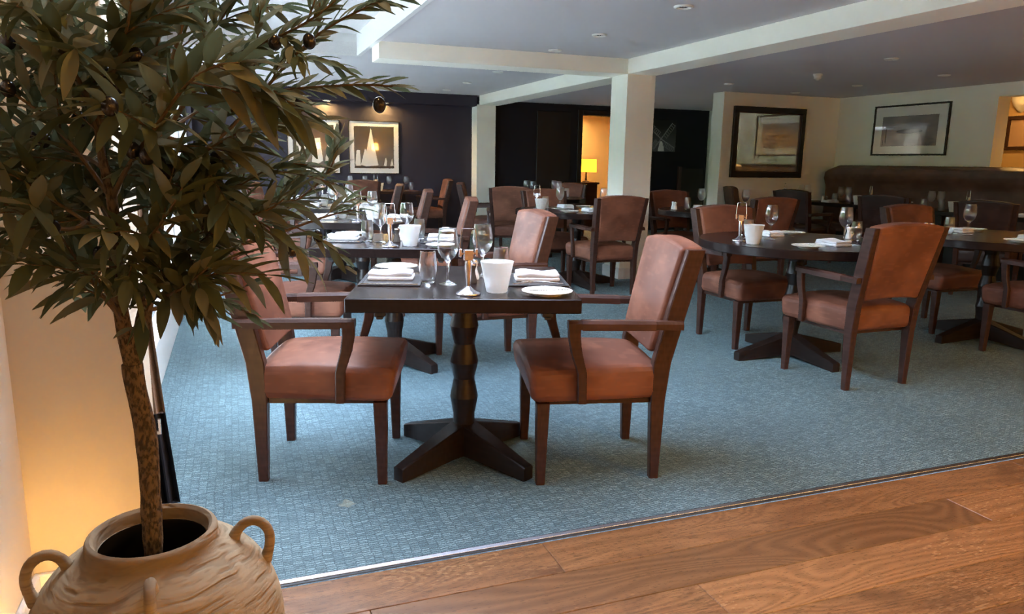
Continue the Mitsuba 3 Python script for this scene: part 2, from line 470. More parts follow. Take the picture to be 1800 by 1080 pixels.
struct('floor_alcove', box(8.6, 10.0, 1.5, 9.0, -0.05, 0.0), 'm_carpet')
# ceilings and beams
LX, LY0, LY1 = 1.30, 1.70, 8.05
struct('ceiling', cat_(box(-0.8, 11.5, YB - 0.15, LY0, 2.3, 2.42), box(LX, 3.95, LY0, LY1, 2.3, 2.42), box(-0.75, 3.95, LY1, 12.5, 2.3, 2.42), box(3.95, 4.23, LY0, 12.5, 2.3, 2.42)), 'm_ceiling', label='white plaster ceiling with downlights')
struct('ceiling_right', box(4.2, 8.9, 1.65, 12.5, 2.25, 2.36), 'm_ceiling', label='plaster ceiling over the round tables')
SK = (0.02, 1.22, 1.76, 4.75)
struct('ceiling_raised', cat_(box(-0.75, SK[0], LY0 - 0.05, LY1 + 0.05, 2.50, 2.62), box(SK[1], LX + 0.05, LY0 - 0.05, LY1 + 0.05, 2.50, 2.62), box(SK[0], SK[1], LY0 - 0.05, SK[2], 2.50, 2.62), box(SK[0], SK[1], SK[3], LY1 + 0.05, 2.50, 2.62)), 'm_white', label='raised white ceiling bay beside the windows')
USED.add('window_6'); labels['window_6'] = {'kind': 'structure', 'label': 'added unseen flat rooflight in the raised ceiling bay'}  # unseen rooflight added to bring daylight onto the front carpet
add('frame', cat_(box(SK[0], SK[1], SK[2], SK[2] + 0.05, 2.62, 2.68), box(SK[0], SK[1], SK[3] - 0.05, SK[3], 2.62, 2.68), box(SK[0], SK[0] + 0.05, SK[2] + 0.05, SK[3] - 0.05, 2.62, 2.68), box(SK[1] - 0.05, SK[1], SK[2] + 0.05, SK[3] - 0.05, 2.62, 2.68)), 'm_white', 'window_6')
add('pane', trimesh.Trimesh([(SK[0] + 0.05, SK[2] + 0.05, 2.65), (SK[1] - 0.05, SK[2] + 0.05, 2.65), (SK[1] - 0.05, SK[3] - 0.05, 2.65), (SK[0] + 0.05, SK[3] - 0.05, 2.65)], [(0, 1, 2), (0, 2, 3)], process=False), 'm_pane', 'window_6')
struct('trim_2', cat_(box(LX - 0.02, LX + 0.02, LY0, LY1, 2.285, 2.5), box(-0.5, LX, LY1, LY1 + 0.04, 2.285, 2.5), box(-0.5, LX, LY0 - 0.04, LY0, 2.285, 2.5)), 'm_white', label='white upstand around the raised ceiling bay')
struct('beam_right', box(3.90, 4.23, 1.4, 7.05, 2.15, 2.31), 'm_wall', label='white boxed beam running to the right of the pillar')
struct('beam_cross', box(LX + 0.02, 3.90, 7.05, 7.40, 2.15, 2.31), 'm_wall', label='white boxed beam running left from the pillar')
struct('beam_rear', box(3.90, 4.23, 7.40, 12.02, 2.15, 2.31), 'm_wall', label='white boxed beam from the pillar to the rear column')
struct('pillar', box(3.90, 4.235, 7.05, 7.40, 0, 2.16, 0.003), 'm_wall', label='square pillar in the middle of the room')
struct('baseboard_pillar', cat_(box(3.885, 3.90, 7.035, 7.415, 0, 0.12), box(3.90, 4.25, 7.035, 7.05, 0, 0.12)), 'm_trim')
struct('column', box(3.86, 4.19, 12.02, 12.31, 0, 2.16, 0.003), 'm_wall', label='pale column at the end of the navy wall')
# outside
struct('ground_terrace', box(-7.0, -0.75, -4, 22, -0.12, -0.04), 'm_paving', label='pale terrace outside the windows')
struct('added_overhang', box(-3.5, -0.75, 2.0, 13.0, 2.45, 2.6), 'm_white', label='added unseen roof overhang that shades the windows')  # unseen overhang added to cut the sky light beside the windows
struct('ground_lawn', box(-60, -7.0, -40, 60, -0.16, -0.06), 'm_grass')


# ---------------------------------------------------------------- lamps
ring = lathe([(0.040, 0.004), (0.042, -0.008), (0.052, -0.014), (0.064, -0.008), (0.066, 0.0), (0.055, 0.002), (0.040, 0.004)], 24)
ring_ply = mikit.ply(ring, 'm_plastic_white', 40)
bowl_ply = mikit.ply(lathe([(0.0, 0.0008), (0.040, 0.0008), (0.040, -0.002), (0.036, -0.004), (0.012, -0.001), (0.0, -0.001)], 16), 'm_metal_dark', 40)


def downlight(x, y, z, label, group, power=0.0, spot=None):
    k = thing('downlight', label, 'ceiling light', group)
    add('ring', ring_ply, None, k, xf=place(x, y, z - 0.0005))
    if power > 0:
        m = trimesh.Trimesh([(x + 0.036 * math.cos(a), y + 0.036 * math.sin(a), z - 0.004) for a in np.arange(16) * math.pi / 8], [(0, i + 1, i) for i in range(1, 15)], process=False)
        add('bulb', m, 'm_plastic_white', k, emit=[c * power for c in WARM])
    else:
        add('reflector', bowl_ply, None, k, xf=place(x, y, z - 0.001))


for i, (x, y, z, s) in enumerate([(2.95, 4.60, 2.3, 'nearest of the three unlit downlights before the cross beam'), (2.96, 5.87, 2.3, 'middle one of the three unlit downlights before the cross beam'), (2.98, 6.84, 2.3, 'unlit downlight right in front of the cross beam'),
                                  (3.07, 8.75, 2.3, 'unlit downlight just behind the cross beam'), (3.11, 10.13, 2.3, 'middle downlight of the three behind the cross beam'), (3.15, 11.33, 2.3, 'downlight nearest the navy wall, left of the rear beam'),
                                  (5.87, 5.56, 2.25, 'nearest unlit downlight on the right-hand ceiling'), (7.41, 7.50, 2.25, 'downlight above the bench in front of the lake picture, left one'), (7.38, 6.25, 2.25, 'downlight above the bench, right of the lake picture'),
                                  (7.42, 8.62, 2.25, 'downlight in front of the mirror wall'), (5.93, 8.11, 2.25, 'downlight above the table right of the pillar')]):
    downlight(x, y, z, s, 'recessed downlights')
for i, (x, y, p) in enumerate([(-0.1, -1.3, 0.25), (0.02, 1.08, 1.0), (2.45, 0.95, 3.4), (3.6, -0.5, 10.0), (5.4, -0.4, 5.0), (1.6, -1.9, 3.0), (4.4, -2.0, 2.0), (7.0, 0.2, 3.0)]):
    downlight(x, y, 2.3, 'lit warm lobby downlight, ' + ['left one behind the viewpoint', 'nearest the clay pot', 'above the plank floor before the right chairs', 'right of the viewpoint', 'behind the right chairs', 'near the back wall, left', 'near the back wall, right', 'farthest right'][i], 'lobby downlights', DOWN_POWER * p)
for x in (1.45, 2.35):
    k = thing('picture_light', 'small lit spotlight under the bulkhead, above the %s sailing picture' % ('left' if x < 2 else 'right'), 'ceiling light', 'picture spotlights')
    add('ring', ring_ply, None, k, xf=place(x, 12.15, 2.129))
    m = trimesh.Trimesh([(x + 0.034 * math.cos(a), 12.15 + 0.034 * math.sin(a), 2.124) for a in np.arange(16) * math.pi / 8], [(0, i + 1, i) for i in range(1, 15)], process=False)
    add('bulb', m, 'm_plastic_white', k, emit=[c * 190 for c in (1.0, 0.62, 0.20)])
sd = thing('smoke_detector', 'white smoke detector on the right-hand ceiling', 'smoke detector')
add('base', lathe([(0, 0), (0.052, 0), (0.052, -0.016), (0.046, -0.022), (0, -0.022)], 24), 'm_plastic_white', sd, 40, place(6.15, 6.81, 2.25))
add('head', lathe([(0, -0.022), (0.040, -0.022), (0.040, -0.045), (0.030, -0.056), (0.018, -0.058), (0.014, -0.070), (0, -0.070)], 24), 'm_plastic_white', sd, 40, place(6.15, 6.81, 2.25))


def shade_mesh(r0, r1, h):
    return lathe([(r0, 0), (r1, h), (r1 - 0.003, h), (r0 - 0.003, 0), (r0, 0)], 28)


# table lamp in the room behind the doorway, on a dark stand
st = thing('lamp_stand', 'dark wooden stand under the lamp in the doorway', 'stand')
add('top', box(6.32, 6.74, 13.12, 13.50, 0.83, 0.87, 0.004), 'm_frame_wood', st)
add('body', box(6.35, 6.71, 13.15, 13.47, 0.0, 0.83, 0.004), 'm_frame_wood', st)
lp = thing('table_lamp', 'lit table lamp with yellow drum shade seen through the doorway', 'lamp')
add('base', lathe([(0, 0.87), (0.07, 0.87), (0.07, 0.885), (0.02, 0.90), (0.016, 1.10), (0.0, 1.10)], 16), 'm_black', lp, 40, place(6.53, 13.3, 0.0))
add('shade', shade_mesh(0.155, 0.150, 0.25), 'm_shade', lp, 40, place(6.58, 13.3, 1.06), emit=[c * 0.5 for c in (1.0, 0.36, 0.015)])
add('bulb', trimesh.creation.icosphere(2, 0.035), 'm_plastic_white', lp, True, place(6.58, 13.3, 1.17), emit=[c * 25 for c in (1.0, 0.62, 0.25)])
# wall lamps of the lobby behind the camera (they light the planks and show in the picture glass)
for x in (0.8, 2.9, 5.0, 7.0):
    k = thing('wall_lamp', 'wall lamp with yellow shade on the lobby back wall, ' + {0.8: 'leftmost', 2.9: 'second from the left', 5.0: 'third from the left', 7.0: 'rightmost'}[x], 'lamp', 'lobby wall lamps')
    add('bracket', cat_(box(x - 0.04, x + 0.04, YB, YB + 0.02, 1.45, 1.6, 0.003), box(x - 0.008, x + 0.008, YB + 0.02, YB + 0.16, 1.50, 1.516), box(x - 0.008, x + 0.008, YB + 0.15, YB + 0.166, 1.5, 1.62)), 'm_steel', k)
    add('shade', shade_mesh(0.13, 0.11, 0.22), 'm_shade', k, 40, place(x, YB + 0.16, 1.58), emit=[c * SHADE_POWER for c in (1.0, 0.50, 0.10)])
# floor spotlight added to brighten the wall foot, then alcove lamps
up_ = thing('added_uplight', 'added unseen floor spotlight in the left corner, lighting the beige wall low down', 'added floor lamp')
add('base', lathe([(0, 0), (0.05, 0), (0.05, 0.012), (0.012, 0.016), (0.010, 0.07), (0, 0.07)], 20), 'm_black', up_, 40, place(-0.505, 1.66))
add('head', lathe([(0, -0.07), (0.030, -0.07), (0.036, 0.0), (0.034, 0.0), (0.030, -0.008), (0, -0.008)], 24), 'm_black', up_, 40, T().translate([-0.505, 1.68, 0.10]).rotate([1, 0, 0], -80))
scene['added_uplight_beam'] = {'type': 'spot', 'to_world': T().look_at(origin=[-0.505, 1.69, 0.102], target=[-0.47, 2.2, 0.22], up=[0, 0, 1]), 'intensity': rgb(*[c * ADDED_UPLIGHT for c in WARM]), 'cutoff_angle': 40.0, 'beam_width': 10.0}
k = thing('sconce', 'white sconce on the orange wall at the right edge', 'wall lamp')
add('cup', loft([[(9.9 - 0.13 * math.sin(a) * s, 7.14 + 0.13 * math.cos(a) * s, z) for a in np.linspace(0, math.pi, 9)] for z, s in ((1.99, 0.12), (2.03, 0.45), (2.09, 0.8), (2.16, 1.0), (2.22, 1.0))]), 'm_plastic_white', k, 40)
for y in (3.2, 5.0, 6.9):
    downlight(9.35, y, 2.35, 'lit warm downlight beyond the right-hand opening, ' + {3.2: 'nearest', 5.0: 'middle', 6.9: 'above the sconce'}[y], 'alcove downlights', 80.0)
downlight(6.4, 13.6, 2.25, 'lit warm downlight of the room behind the doorway', None, 320.0)


# ---------------------------------------------------------------- chairs
def make_chair(leather):
    P = Proto()
    # seat: crowned leather box, wider at the front
    def seat_fn(v):
        t = (v[:, 1] + 0.245) / 0.54
        v[:, 0] *= (0.235 + 0.045 * t) / 0.28
        top = np.clip((v[:, 2] - 0.40) / 0.06, 0, 1)
        v[:, 2] += 0.042 * top * np.clip(1 - (v[:, 0] / 0.275) ** 2, 0, 1) * np.clip(1 - ((v[:, 1] - 0.02) / 0.30) ** 2, 0, 1)
        v[:, 1] += np.where(v[:, 1] > 0.2, 0.018 * np.clip((v[:, 2] - 0.34) / 0.12, 0, 1), 0)
        return v
    P.part('seat', pillow(-0.28, 0.28, -0.245, 0.275, 0.335, 0.462, 0.032, 0.03, seat_fn), leather, 50)
    P.part('seat_frame', box(-0.215, 0.215, -0.20, 0.22, 0.315, 0.336), 'm_frame_wood', 20)

    def back_y(z):
        return np.interp(z, [0, 0.30, 0.50, 0.95], [-0.232, -0.228, -0.240, -0.345])

    for s in (-1, 1):
        secs = []
        for z, w, d in ((0, 0.034, 0.036), (0.33, 0.044, 0.058), (0.48, 0.044, 0.070), (0.70, 0.042, 0.074), (0.925, 0.038, 0.068)):
            cx = s * np.interp(z, [0, 0.45, 0.93], [0.214, 0.216, 0.249])
            secs.append(section(cx, float(back_y(z)), w, d, z))
        P.part('rear_leg', loft(secs), 'm_frame_wood', 30)
    for s in (-1, 1):
        P.part('front_leg', loft([section(s * 0.243, 0.232, 0.034, 0.034, 0.0), section(s * 0.243, 0.230, 0.050, 0.052, 0.334)]), 'm_frame_wood', 30)
    # back cushion between the stiles, arched top, leather front and back
    def back_fn(v):
        z, x, y = v[:, 2].copy(), v[:, 0].copy(), v[:, 1].copy()
        half = np.interp(z, [0.50, 0.93], [0.197, 0.232])
        u = x / 0.2
        v[:, 0] = u * half
        arch = np.clip((z - 0.86) / 0.07, 0, 1)
        v[:, 2] = z + arch * 0.022 * (1 - u ** 2) - np.clip((0.57 - z) / 0.05, 0, 1) * 0.012 * (1 - u ** 2) * -1
        bulge = np.where(y > 0, 0.012 + 0.022 * np.clip(1 - u ** 2, 0, 1) * np.clip(1 - ((z - 0.70) / 0.26) ** 2, 0, 1), -0.010)
        v[:, 1] = y + bulge + back_y(z)
        return v
    P.part('backrest', pillow(-0.2, 0.2, -0.030, 0.040, 0.515, 0.93, 0.014, 0.035, back_fn), leather, 50)
    for s in (-1, 1):
        # post sweeping down from the arm to the side of the seat
        secs = []
        for z, y, d in ((0.340, 0.085, 0.034), (0.46, 0.088, 0.036), (0.54, 0.112, 0.042), (0.60, 0.122, 0.046), (0.655, 0.122, 0.050)):
            secs.append(section(s * (0.281 if z < 0.5 else 0.281), y, 0.028, d, z))
        P.part('arm_post', loft(secs), 'm_frame_wood', 30)
        pts = [[(s * x, y, z + dz) for (x, dz) in ((xm - 0.022, -0.014), (xm - 0.022, 0.008), (xm - 0.014, 0.017), (xm + 0.014, 0.017), (xm + 0.022, 0.008), (xm + 0.022, -0.014))] for y, z, xm in ((-0.30, 0.636, 0.262), (-0.10, 0.640, 0.270), (0.147, 0.646, 0.281))]
        P.part('armrest', loft(pts), 'm_frame_wood', 30)
        pts = [[(s * x, y, z + dz) for (x, dz) in ((xm - 0.0245, -0.0165), (xm - 0.0245, 0.009), (xm - 0.015, 0.0195), (xm + 0.015, 0.0195), (xm + 0.0245, 0.009), (xm + 0.0245, -0.0165))] for y, z, xm in ((-0.19, 0.638, 0.266), (0.095, 0.6445, 0.279))]
        P.part('arm_sleeve', loft(pts), 'm_sleeve', 30)
    return P


CH = make_chair('m_leather')
CHD = make_chair('m_leather_dark')


def chair(x, y, h, label, group, dark=False):
    """h: the way it faces, degrees clockwise from +y"""
    (CHD if dark else CH).put('dining_chair', place(x, y, 0, -h), label, 'chair', group)


G_ROW, G_ROUND, G_BENCH, G_REAR = 'leather armchairs along the window row', 'leather armchairs at the round tables', 'dark chairs along the bench tables', 'chairs at the far tables'
TR = -17.0
ROW = [(0.87, 2.86, TR), (0.895, 4.42, TR), (0.98, 6.10, TR), (1.03, 7.75, TR), (1.08, 9.35, TR)]
ORD = ['nearest', 'second', 'third', 'fourth', 'fifth']
NM = ['the nearest square table', 'the second square table', 'the third square table', 'the fourth square table', 'the fifth square table']
CL = [(0.345, 3.0, 108), (0.365, 4.57, 106), (0.455, 6.26, 105), (0.505, 7.91, 107), (0.555, 9.51, 106)]
CR = [(1.355, 2.675, 284), (1.43, 4.27, 271), (1.52, 5.95, 284), (1.56, 7.55, 282), (1.62, 9.2, 285)]
for i in range(5):
    chair(*CL[i], 'brown leather armchair on the window side of ' + NM[i], G_ROW)
    chair(*CR[i], 'brown leather armchair on the room side of ' + NM[i], G_ROW)
RT = [(3.42, 3.82), (5.15, 3.78), (3.28, 6.85), (4.82, 6.62), (3.90, 9.35)]
RN = ['the front round table', 'the rightmost round table', 'the round table left of the pillar', 'the round table right of the pillar', 'the rear round table']
chair(3.41, 3.33, 0, 'tan armchair seen from behind, in front of ' + RN[0], G_ROUND)
chair(3.42, 4.30, 180, 'tan leather armchair facing us behind ' + RN[0], G_ROUND)
chair(5.07, 3.28, 2, 'leather armchair cut by the right edge, in front of ' + RN[1], G_ROUND)
chair(5.20, 4.26, 180, 'tan leather armchair facing us behind ' + RN[1], G_ROUND)
chair(3.35, 6.40, 0, 'brown armchair, back to us, before ' + RN[2], G_ROUND)
chair(3.26, 7.36, 180, 'brown leather armchair facing us behind ' + RN[2], G_ROUND)
chair(4.86, 6.12, 0, 'tan armchair, back to us, before ' + RN[3], G_ROUND)
chair(4.72, 7.12, 180, 'dark armchair facing us behind ' + RN[3], G_ROUND)
chair(3.25, 8.72, 20, 'brown leather armchair with its back to us, front left of ' + RN[4], G_REAR)
chair(3.25, 9.75, 110, 'dark armchair turned to the right in front of the rear column', G_REAR)
chair(4.45, 9.85, 225, 'brown armchair on the doorway side of ' + RN[4], G_REAR)
chair(1.75, 11.05, 3, 'dark wooden chair with its back to us at the table below the sailing pictures', G_REAR)
chair(2.95, 11.75, 275, 'chair seen from the side at the right end of the table below the sailing pictures', G_REAR)
chair(7.02, 7.75, 78, 'dark leather chair with wrinkled back at the first bench table beside the mirror', G_BENCH, True)
chair(7.02, 6.42, 62, 'dark leather chair in the middle of the bench tables, back to us', G_BENCH, True)
chair(7.02, 5.22, 62, 'dark leather chair at the right bench table, back to us', G_BENCH, True)
chair(6.90, 8.70, 110, 'dark leather chair against the wall under the mirror, left corner', G_BENCH, True)


# ---------------------------------------------------------------- tables
def pedestal(P, foot_r, zt, rot45):
    z = [zt, zt - 0.055, zt - 0.135, zt - 0.210, zt - 0.290, zt - 0.360, zt - 0.440, zt - 0.515, zt - 0.60]
    r = [0.056, 0.043, 0.059, 0.043, 0.059, 0.043, 0.059, 0.045, 0.045]
    P.part('pedestal', lathe([(0, z[0])] + list(zip(r, z)) + [(0, z[-1])], 48), 'm_table_base', 16)
    for q in range(4):
        a = math.radians(90 * q + (45 if rot45 else 0))
        secs = []
        for d, w, h0, h1 in ((0.02, 0.085, 0.03, 0.158), (0.10, 0.080, 0.02, 0.135), (foot_r, 0.052, 0.0, 0.056)):
            secs.append([(d * math.cos(a) - o * math.sin(a), d * math.sin(a) + o * math.cos(a), hh) for o, hh in ((-w / 2, h0 if d > 0.05 else 0.02), (w / 2, h0 if d > 0.05 else 0.02), (w / 2, h1 - 0.004), (w / 2 - 0.006, h1), (-w / 2 + 0.006, h1), (-w / 2, h1 - 0.004))])
        P.part('foot', loft(secs), 'm_table_base', 20)


SQ = Proto()
SQ.part('tabletop', box(-0.42, 0.42, -0.42, 0.42, 0.708, 0.76, 0.003), 'm_table', 20)
pedestal(SQ, 0.362, 0.708, True)
for s in (-1, 1):
    SQ.part('leaf_clip', cat_(box(s * 0.30 - 0.02, s * 0.30 + 0.02, -0.40, -0.36, 0.690, 0.708, 0.003), box(s * 0.30 - 0.012, s * 0.30 + 0.012, -0.405, -0.39, 0.682, 0.692, 0.002)), 'm_metal_dark', 20)
RD = Proto()
RD.part('tabletop', lathe([(0, 0.715), (0.622, 0.715), (0.63, 0.720), (0.63, 0.766), (0.626, 0.770), (0, 0.770)], 72), 'm_table', 20)
RD.part('mounting_plate', lathe([(0, 0.690), (0.10, 0.690), (0.22, 0.708), (0.22, 0.715), (0, 0.715)], 24), 'm_table_base', 20)
pedestal(RD, 0.42, 0.690, False)
BT = Proto()
BT.part('tabletop', box(-0.30, 0.30, -0.44, 0.44, 0.715, 0.76, 0.003), 'm_table', 20)
BT.part('pedestal', box(-0.05, 0.05, -0.05, 0.05, 0.04, 0.715, 0.004), 'm_table_base', 20)
BT.part('base_plate', box(-0.20, 0.20, -0.20, 0.20, 0.0, 0.04, 0.006), 'm_table_base', 20)
FT = Proto()
FT.part('tabletop', box(-0.62, 0.62, -0.36, 0.36, 0.715, 0.76, 0.003), 'm_frame_wood', 20)
for s in (-1, 1):
    FT.part('pedestal', box(s * 0.38 - 0.05, s * 0.38 + 0.05, -0.05, 0.05, 0.05, 0.715, 0.004), 'm_table_base', 20)
    FT.part('base_plate', box(s * 0.38 - 0.04, s * 0.38 + 0.04, -0.30, 0.30, 0.0, 0.05, 0.006), 'm_table_base', 20)
for i in range(5):
    SQ.put('square_table', place(ROW[i][0], ROW[i][1], 0, TR), ['nearest square dark wood table on a zigzag turned pedestal', 'second square dark wood table behind the nearest one', 'third square dark wood table of the window row', 'fourth square dark wood table of the window row', 'fifth square dark wood table, farthest of the window row'][i], 'table', 'square tables along the windows')
for i in range(5):
    RD.put('round_table', place(RT[i][0], RT[i][1]), ['front round dark wood table with the frosted pot between two tan chairs', 'round dark wood table cut by the right edge', 'round dark wood table left of the pillar', 'round dark wood table right of the pillar with the salt mills', 'rear round dark table with many wine glasses near the doorway'][i], 'table', 'round tables')
BTX = [(7.85, 7.85), (7.85, 6.45), (7.85, 5.15)]
BNM = ['the bench table nearest the mirror', 'the middle bench table', 'the bench table at the right edge']
for i in range(3):
    BT.put('bench_table', place(*BTX[i]), ['dark rectangular table before the bench, nearest the mirror', 'dark rectangular table at the middle of the bench', 'dark rectangular table before the bench at the right edge'][i], 'table', 'tables along the bench')
BT.put('bench_table', place(7.55, 8.62, 0, 90), 'dark rectangular table against the wall under the mirror', 'table', 'tables along the bench')
FT.put('wall_table', place(2.15, 11.78), 'red-brown table against the navy wall under the sailing pictures', 'table')

# bench
bn = thing('banquette', 'long dark brown leather bench along the right wall', 'bench')


def roll_fn(v):
    return v


def bench_back():
    prof = [(8.59, 0.42), (8.30, 0.42), (8.275, 0.55), (8.285, 0.95), (8.27, 1.05), (8.235, 1.14), (8.25, 1.225), (8.32, 1.265), (8.59, 1.27)]
    ys = np.linspace(4.2, 8.80, 24)
    secs = []
    for y in ys:
        e = min(1.0, (8.80 - y) / 0.10)
        k = math.sqrt(max(0.0, 1 - (1 - e) ** 2)) * 0.06 - 0.06
        secs.append([(x, y, z + (k if z > 1.0 else 0)) for x, z in prof])
    return loft(secs)


add('backrest', bench_back(), 'm_bench', bn, 40)
add('seat', pillow(8.02, 8.30, 4.2, 8.78, 0.34, 0.47, 0.03, 0.08), 'm_bench', bn, 50)
add('plinth', box(8.08, 8.59, 4.2, 8.78, 0.0, 0.34), 'm_black', bn)
# ---------------------------------------------------------------- table ware
gl = 22
WG = Proto()
WG.part('glass', lathe([(0, 0), (0.036, 0.0), (0.0375, 0.0015), (0.030, 0.004), (0.012, 0.009), (0.0048, 0.016), (0.0040, 0.05), (0.0044, 0.082), (0.010, 0.092), (0.026, 0.106), (0.038, 0.127), (0.0425, 0.148), (0.0418, 0.165), (0.040, 0.185), (0.0365, 0.207), (0.0340, 0.2225), (0.0334, 0.2230), (0.0328, 0.2225), (0.0353, 0.207), (0.0388, 0.185), (0.0406, 0.165), (0.0413, 0.148), (0.0368, 0.128), (0.025, 0.108), (0.010, 0.096), (0, 0.094)], 32), 'm_glass', 60)
TG = Proto()
TG.part('glass', lathe([(0, 0), (0.022, 0), (0.0265, 0.004), (0.032, 0.025), (0.0358, 0.05), (0.0362, 0.065), (0.0352, 0.082), (0.0335, 0.100), (0.0303, 0.128), (0.0297, 0.1285), (0.0291, 0.128), (0.0322, 0.100), (0.0339, 0.082), (0.0349, 0.065), (0.0345, 0.05), (0.0305, 0.026), (0.024, 0.011), (0, 0.009)], 32), 'm_glass', 60)
FP = Proto()
FP.part('pot', lathe([(0, 0), (0.036, 0), (0.039, 0.003), (0.0625, 0.116), (0.0600, 0.1165), (0.037, 0.010), (0, 0.008)], 32), 'm_frosted', 40)
FP.part('candle', lathe([(0, 0.0085), (0.018, 0.0085), (0.018, 0.022), (0, 0.022)], 16), 'm_linen', 40)
HD = Proto()
HD.part('base', lathe([(0, 0), (0.044, 0), (0.046, 0.003), (0.045, 0.007), (0.020, 0.020), (0.009, 0.032), (0, 0.032)], 28), 'm_chrome', 40)
HD.part('stem', lathe([(0, 0.03), (0.0075, 0.03), (0.0105, 0.06), (0.013, 0.095), (0.011, 0.125), (0.009, 0.135), (0, 0.135)], 20), 'm_chrome', 40)
HD.part('block', box(-0.017, 0.017, -0.011, 0.011, 0.125, 0.165, 0.002), 'm_chrome', 20)
HD.part('loop', tube([(-0.030, 0, 0.148), (-0.031, 0, 0.18), (-0.026, 0, 0.236), (-0.022, 0, 0.240), (0.022, 0, 0.240), (0.026, 0, 0.236), (0.031, 0, 0.18), (0.030, 0, 0.148)], 0.0022, 6), 'm_chrome', 40)
for s in (-1, 1):
    HD.part('clip', box(s * 0.030 - 0.005, s * 0.030 + 0.005, -0.006, 0.006, 0.138, 0.168, 0.0015), 'm_chrome', 20)
HD.part('crossbar', box(-0.03, 0.03, -0.002, 0.002, 0.148, 0.153), 'm_chrome', 20)


def mill(fill):
    P = Proto()
    P.part('jar', lathe([(0, 0), (0.019, 0), (0.0205, 0.003), (0.0185, 0.02), (0.012, 0.042), (0.0115, 0.050), (0.0165, 0.070), (0.017, 0.074), (0, 0.074)], 18), fill, 40)
    P.part('cap', lathe([(0, 0.074), (0.0165, 0.074), (0.0155, 0.080), (0.009, 0.083), (0, 0.084)], 16), 'm_chrome', 40)
    return P


SM, PM = mill('m_salt'), mill('m_pepper')
PL = Proto()
PL.part('plate', lathe([(0, 0), (0.050, 0), (0.052, 0.004), (0.066, 0.008), (0.083, 0.0135), (0.0835, 0.0155), (0.080, 0.0155), (0.060, 0.010), (0.048, 0.0065), (0, 0.006)], 40).apply_scale([1.13, 1.13, 1.0]), 'm_china', 50)
NP = Proto()
nap = cat_(pillow(-0.090, 0.090, -0.062, 0.062, 0.0, 0.016, 0.006, 0.02), pillow(-0.088, 0.086, -0.058, 0.060, 0.015, 0.031, 0.007, 0.02, lambda v: np.c_[v[:, 0], v[:, 1], v[:, 2] + 0.007 * np.clip((v[:, 2] - 0.012) / 0.01, 0, 1) * (0.5 + np.sin(v[:, 0] * 40 + v[:, 1] * 9)) * 0.6]))
NP.part('napkin', nap, 'm_linen', 50)
MT = Proto()
MT.part('mat', box(-0.108, 0.108, -0.143, 0.143, 0.0, 0.005, 0.001), 'm_slate', 20)
MT.part('border', cat_(box(-0.120, -0.108, -0.155, 0.155, 0.0, 0.0062, 0.001), box(0.108, 0.120, -0.155, 0.155, 0.0, 0.0062, 0.001), box(-0.108, 0.108, -0.155, -0.143, 0.0, 0.0062, 0.001), box(-0.108, 0.108, 0.143, 0.155, 0.0, 0.0062, 0.001)), 'm_metal_dark', 20)
kn = extr([(-0.11, -0.005), (-0.01, -0.006), (0.0, -0.008), (0.09, -0.009), (0.108, -0.004), (0.112, 0.004), (0.09, 0.006), (0, 0.005), (-0.11, 0.006), (-0.114, 0.0)], 0.003)
KN = Proto(); KN.part('knife', kn, 'm_steel', 20)
BKP = kn.copy(); BKP.apply_scale([0.72, 0.85, 1.0])
BK = Proto(); BK.part('butter_knife', BKP, 'm_steel', 20)
fkm = cat_(extr([(-0.10, -0.005), (-0.03, -0.003), (0.03, -0.003), (0.05, -0.011), (0.062, -0.0115), (0.062, 0.0115), (0.05, 0.011), (0.03, 0.003), (-0.03, 0.003), (-0.10, 0.005)], 0.0026), *[extr([(0.062, y - 0.0016), (0.098, y - 0.001), (0.098, y + 0.001), (0.062, y + 0.0016)], 0.0024) for y in (-0.0098, -0.0033, 0.0033, 0.0098)])
fkm.vertices[:, 2] += 0.010 * np.sin(np.clip((fkm.vertices[:, 0] + 0.1) / 0.2, 0, 1) * math.pi)
FK = Proto(); FK.part('fork', fkm, 'm_steel', 30)


def on(table, lx, ly, rot, z, proto, name, label, cat, group):
    x, y, r = table
    a = math.radians(r)
    proto.put(name, place(x + lx * math.cos(a) - ly * math.sin(a), y + lx * math.sin(a) + ly * math.cos(a), z, r + rot), label, cat, group)


def setting(table, z, side, rot, where, mat=True, plate=(-0.305, 0.315), cut=True):
    """one place; local frame: the guest sits at -x and looks towards +x; rot turns it round the table"""
    def put(lx, ly, r, dz, proto, name, label, cat, group):
        a = math.radians(rot)
        on(table, lx * math.cos(a) - ly * math.sin(a), lx * math.sin(a) + ly * math.cos(a), r + rot, z + dz, proto, name, label, cat, group)
    w = '%s of %s' % (side, where)
    if mat:
        put(-0.29, -0.005, 0, 0.0004, MT, 'place_mat', 'dark slate place mat on the ' + w, 'place mat', 'place mats')
    dz = 0.0055 if mat else 0.0005
    put(-0.295, 0.0, 0, dz, NP, 'napkin', 'folded white napkin on the ' + w, 'napkin', 'folded napkins')
    put(plate[0], plate[1], 0, 0.0005, PL, 'side_plate', 'white side plate on the ' + w, 'plate', 'side plates')
    put(plate[0], plate[1] + 0.02, 8, 0.0165, BK, 'butter_knife', 'butter knife on the side plate, ' + w, 'knife', 'butter knives')
    if cut:
        put(-0.29, -0.150, 0, 0.007 if mat else 0.0008, KN, 'table_knife', 'table knife right of the napkin, ' + w, 'knife', 'table knives')
        put(-0.29, 0.125, 0, 0.006 if mat else 0.0008, FK, 'table_fork', 'fork left of the napkin, ' + w, 'fork', 'table forks')


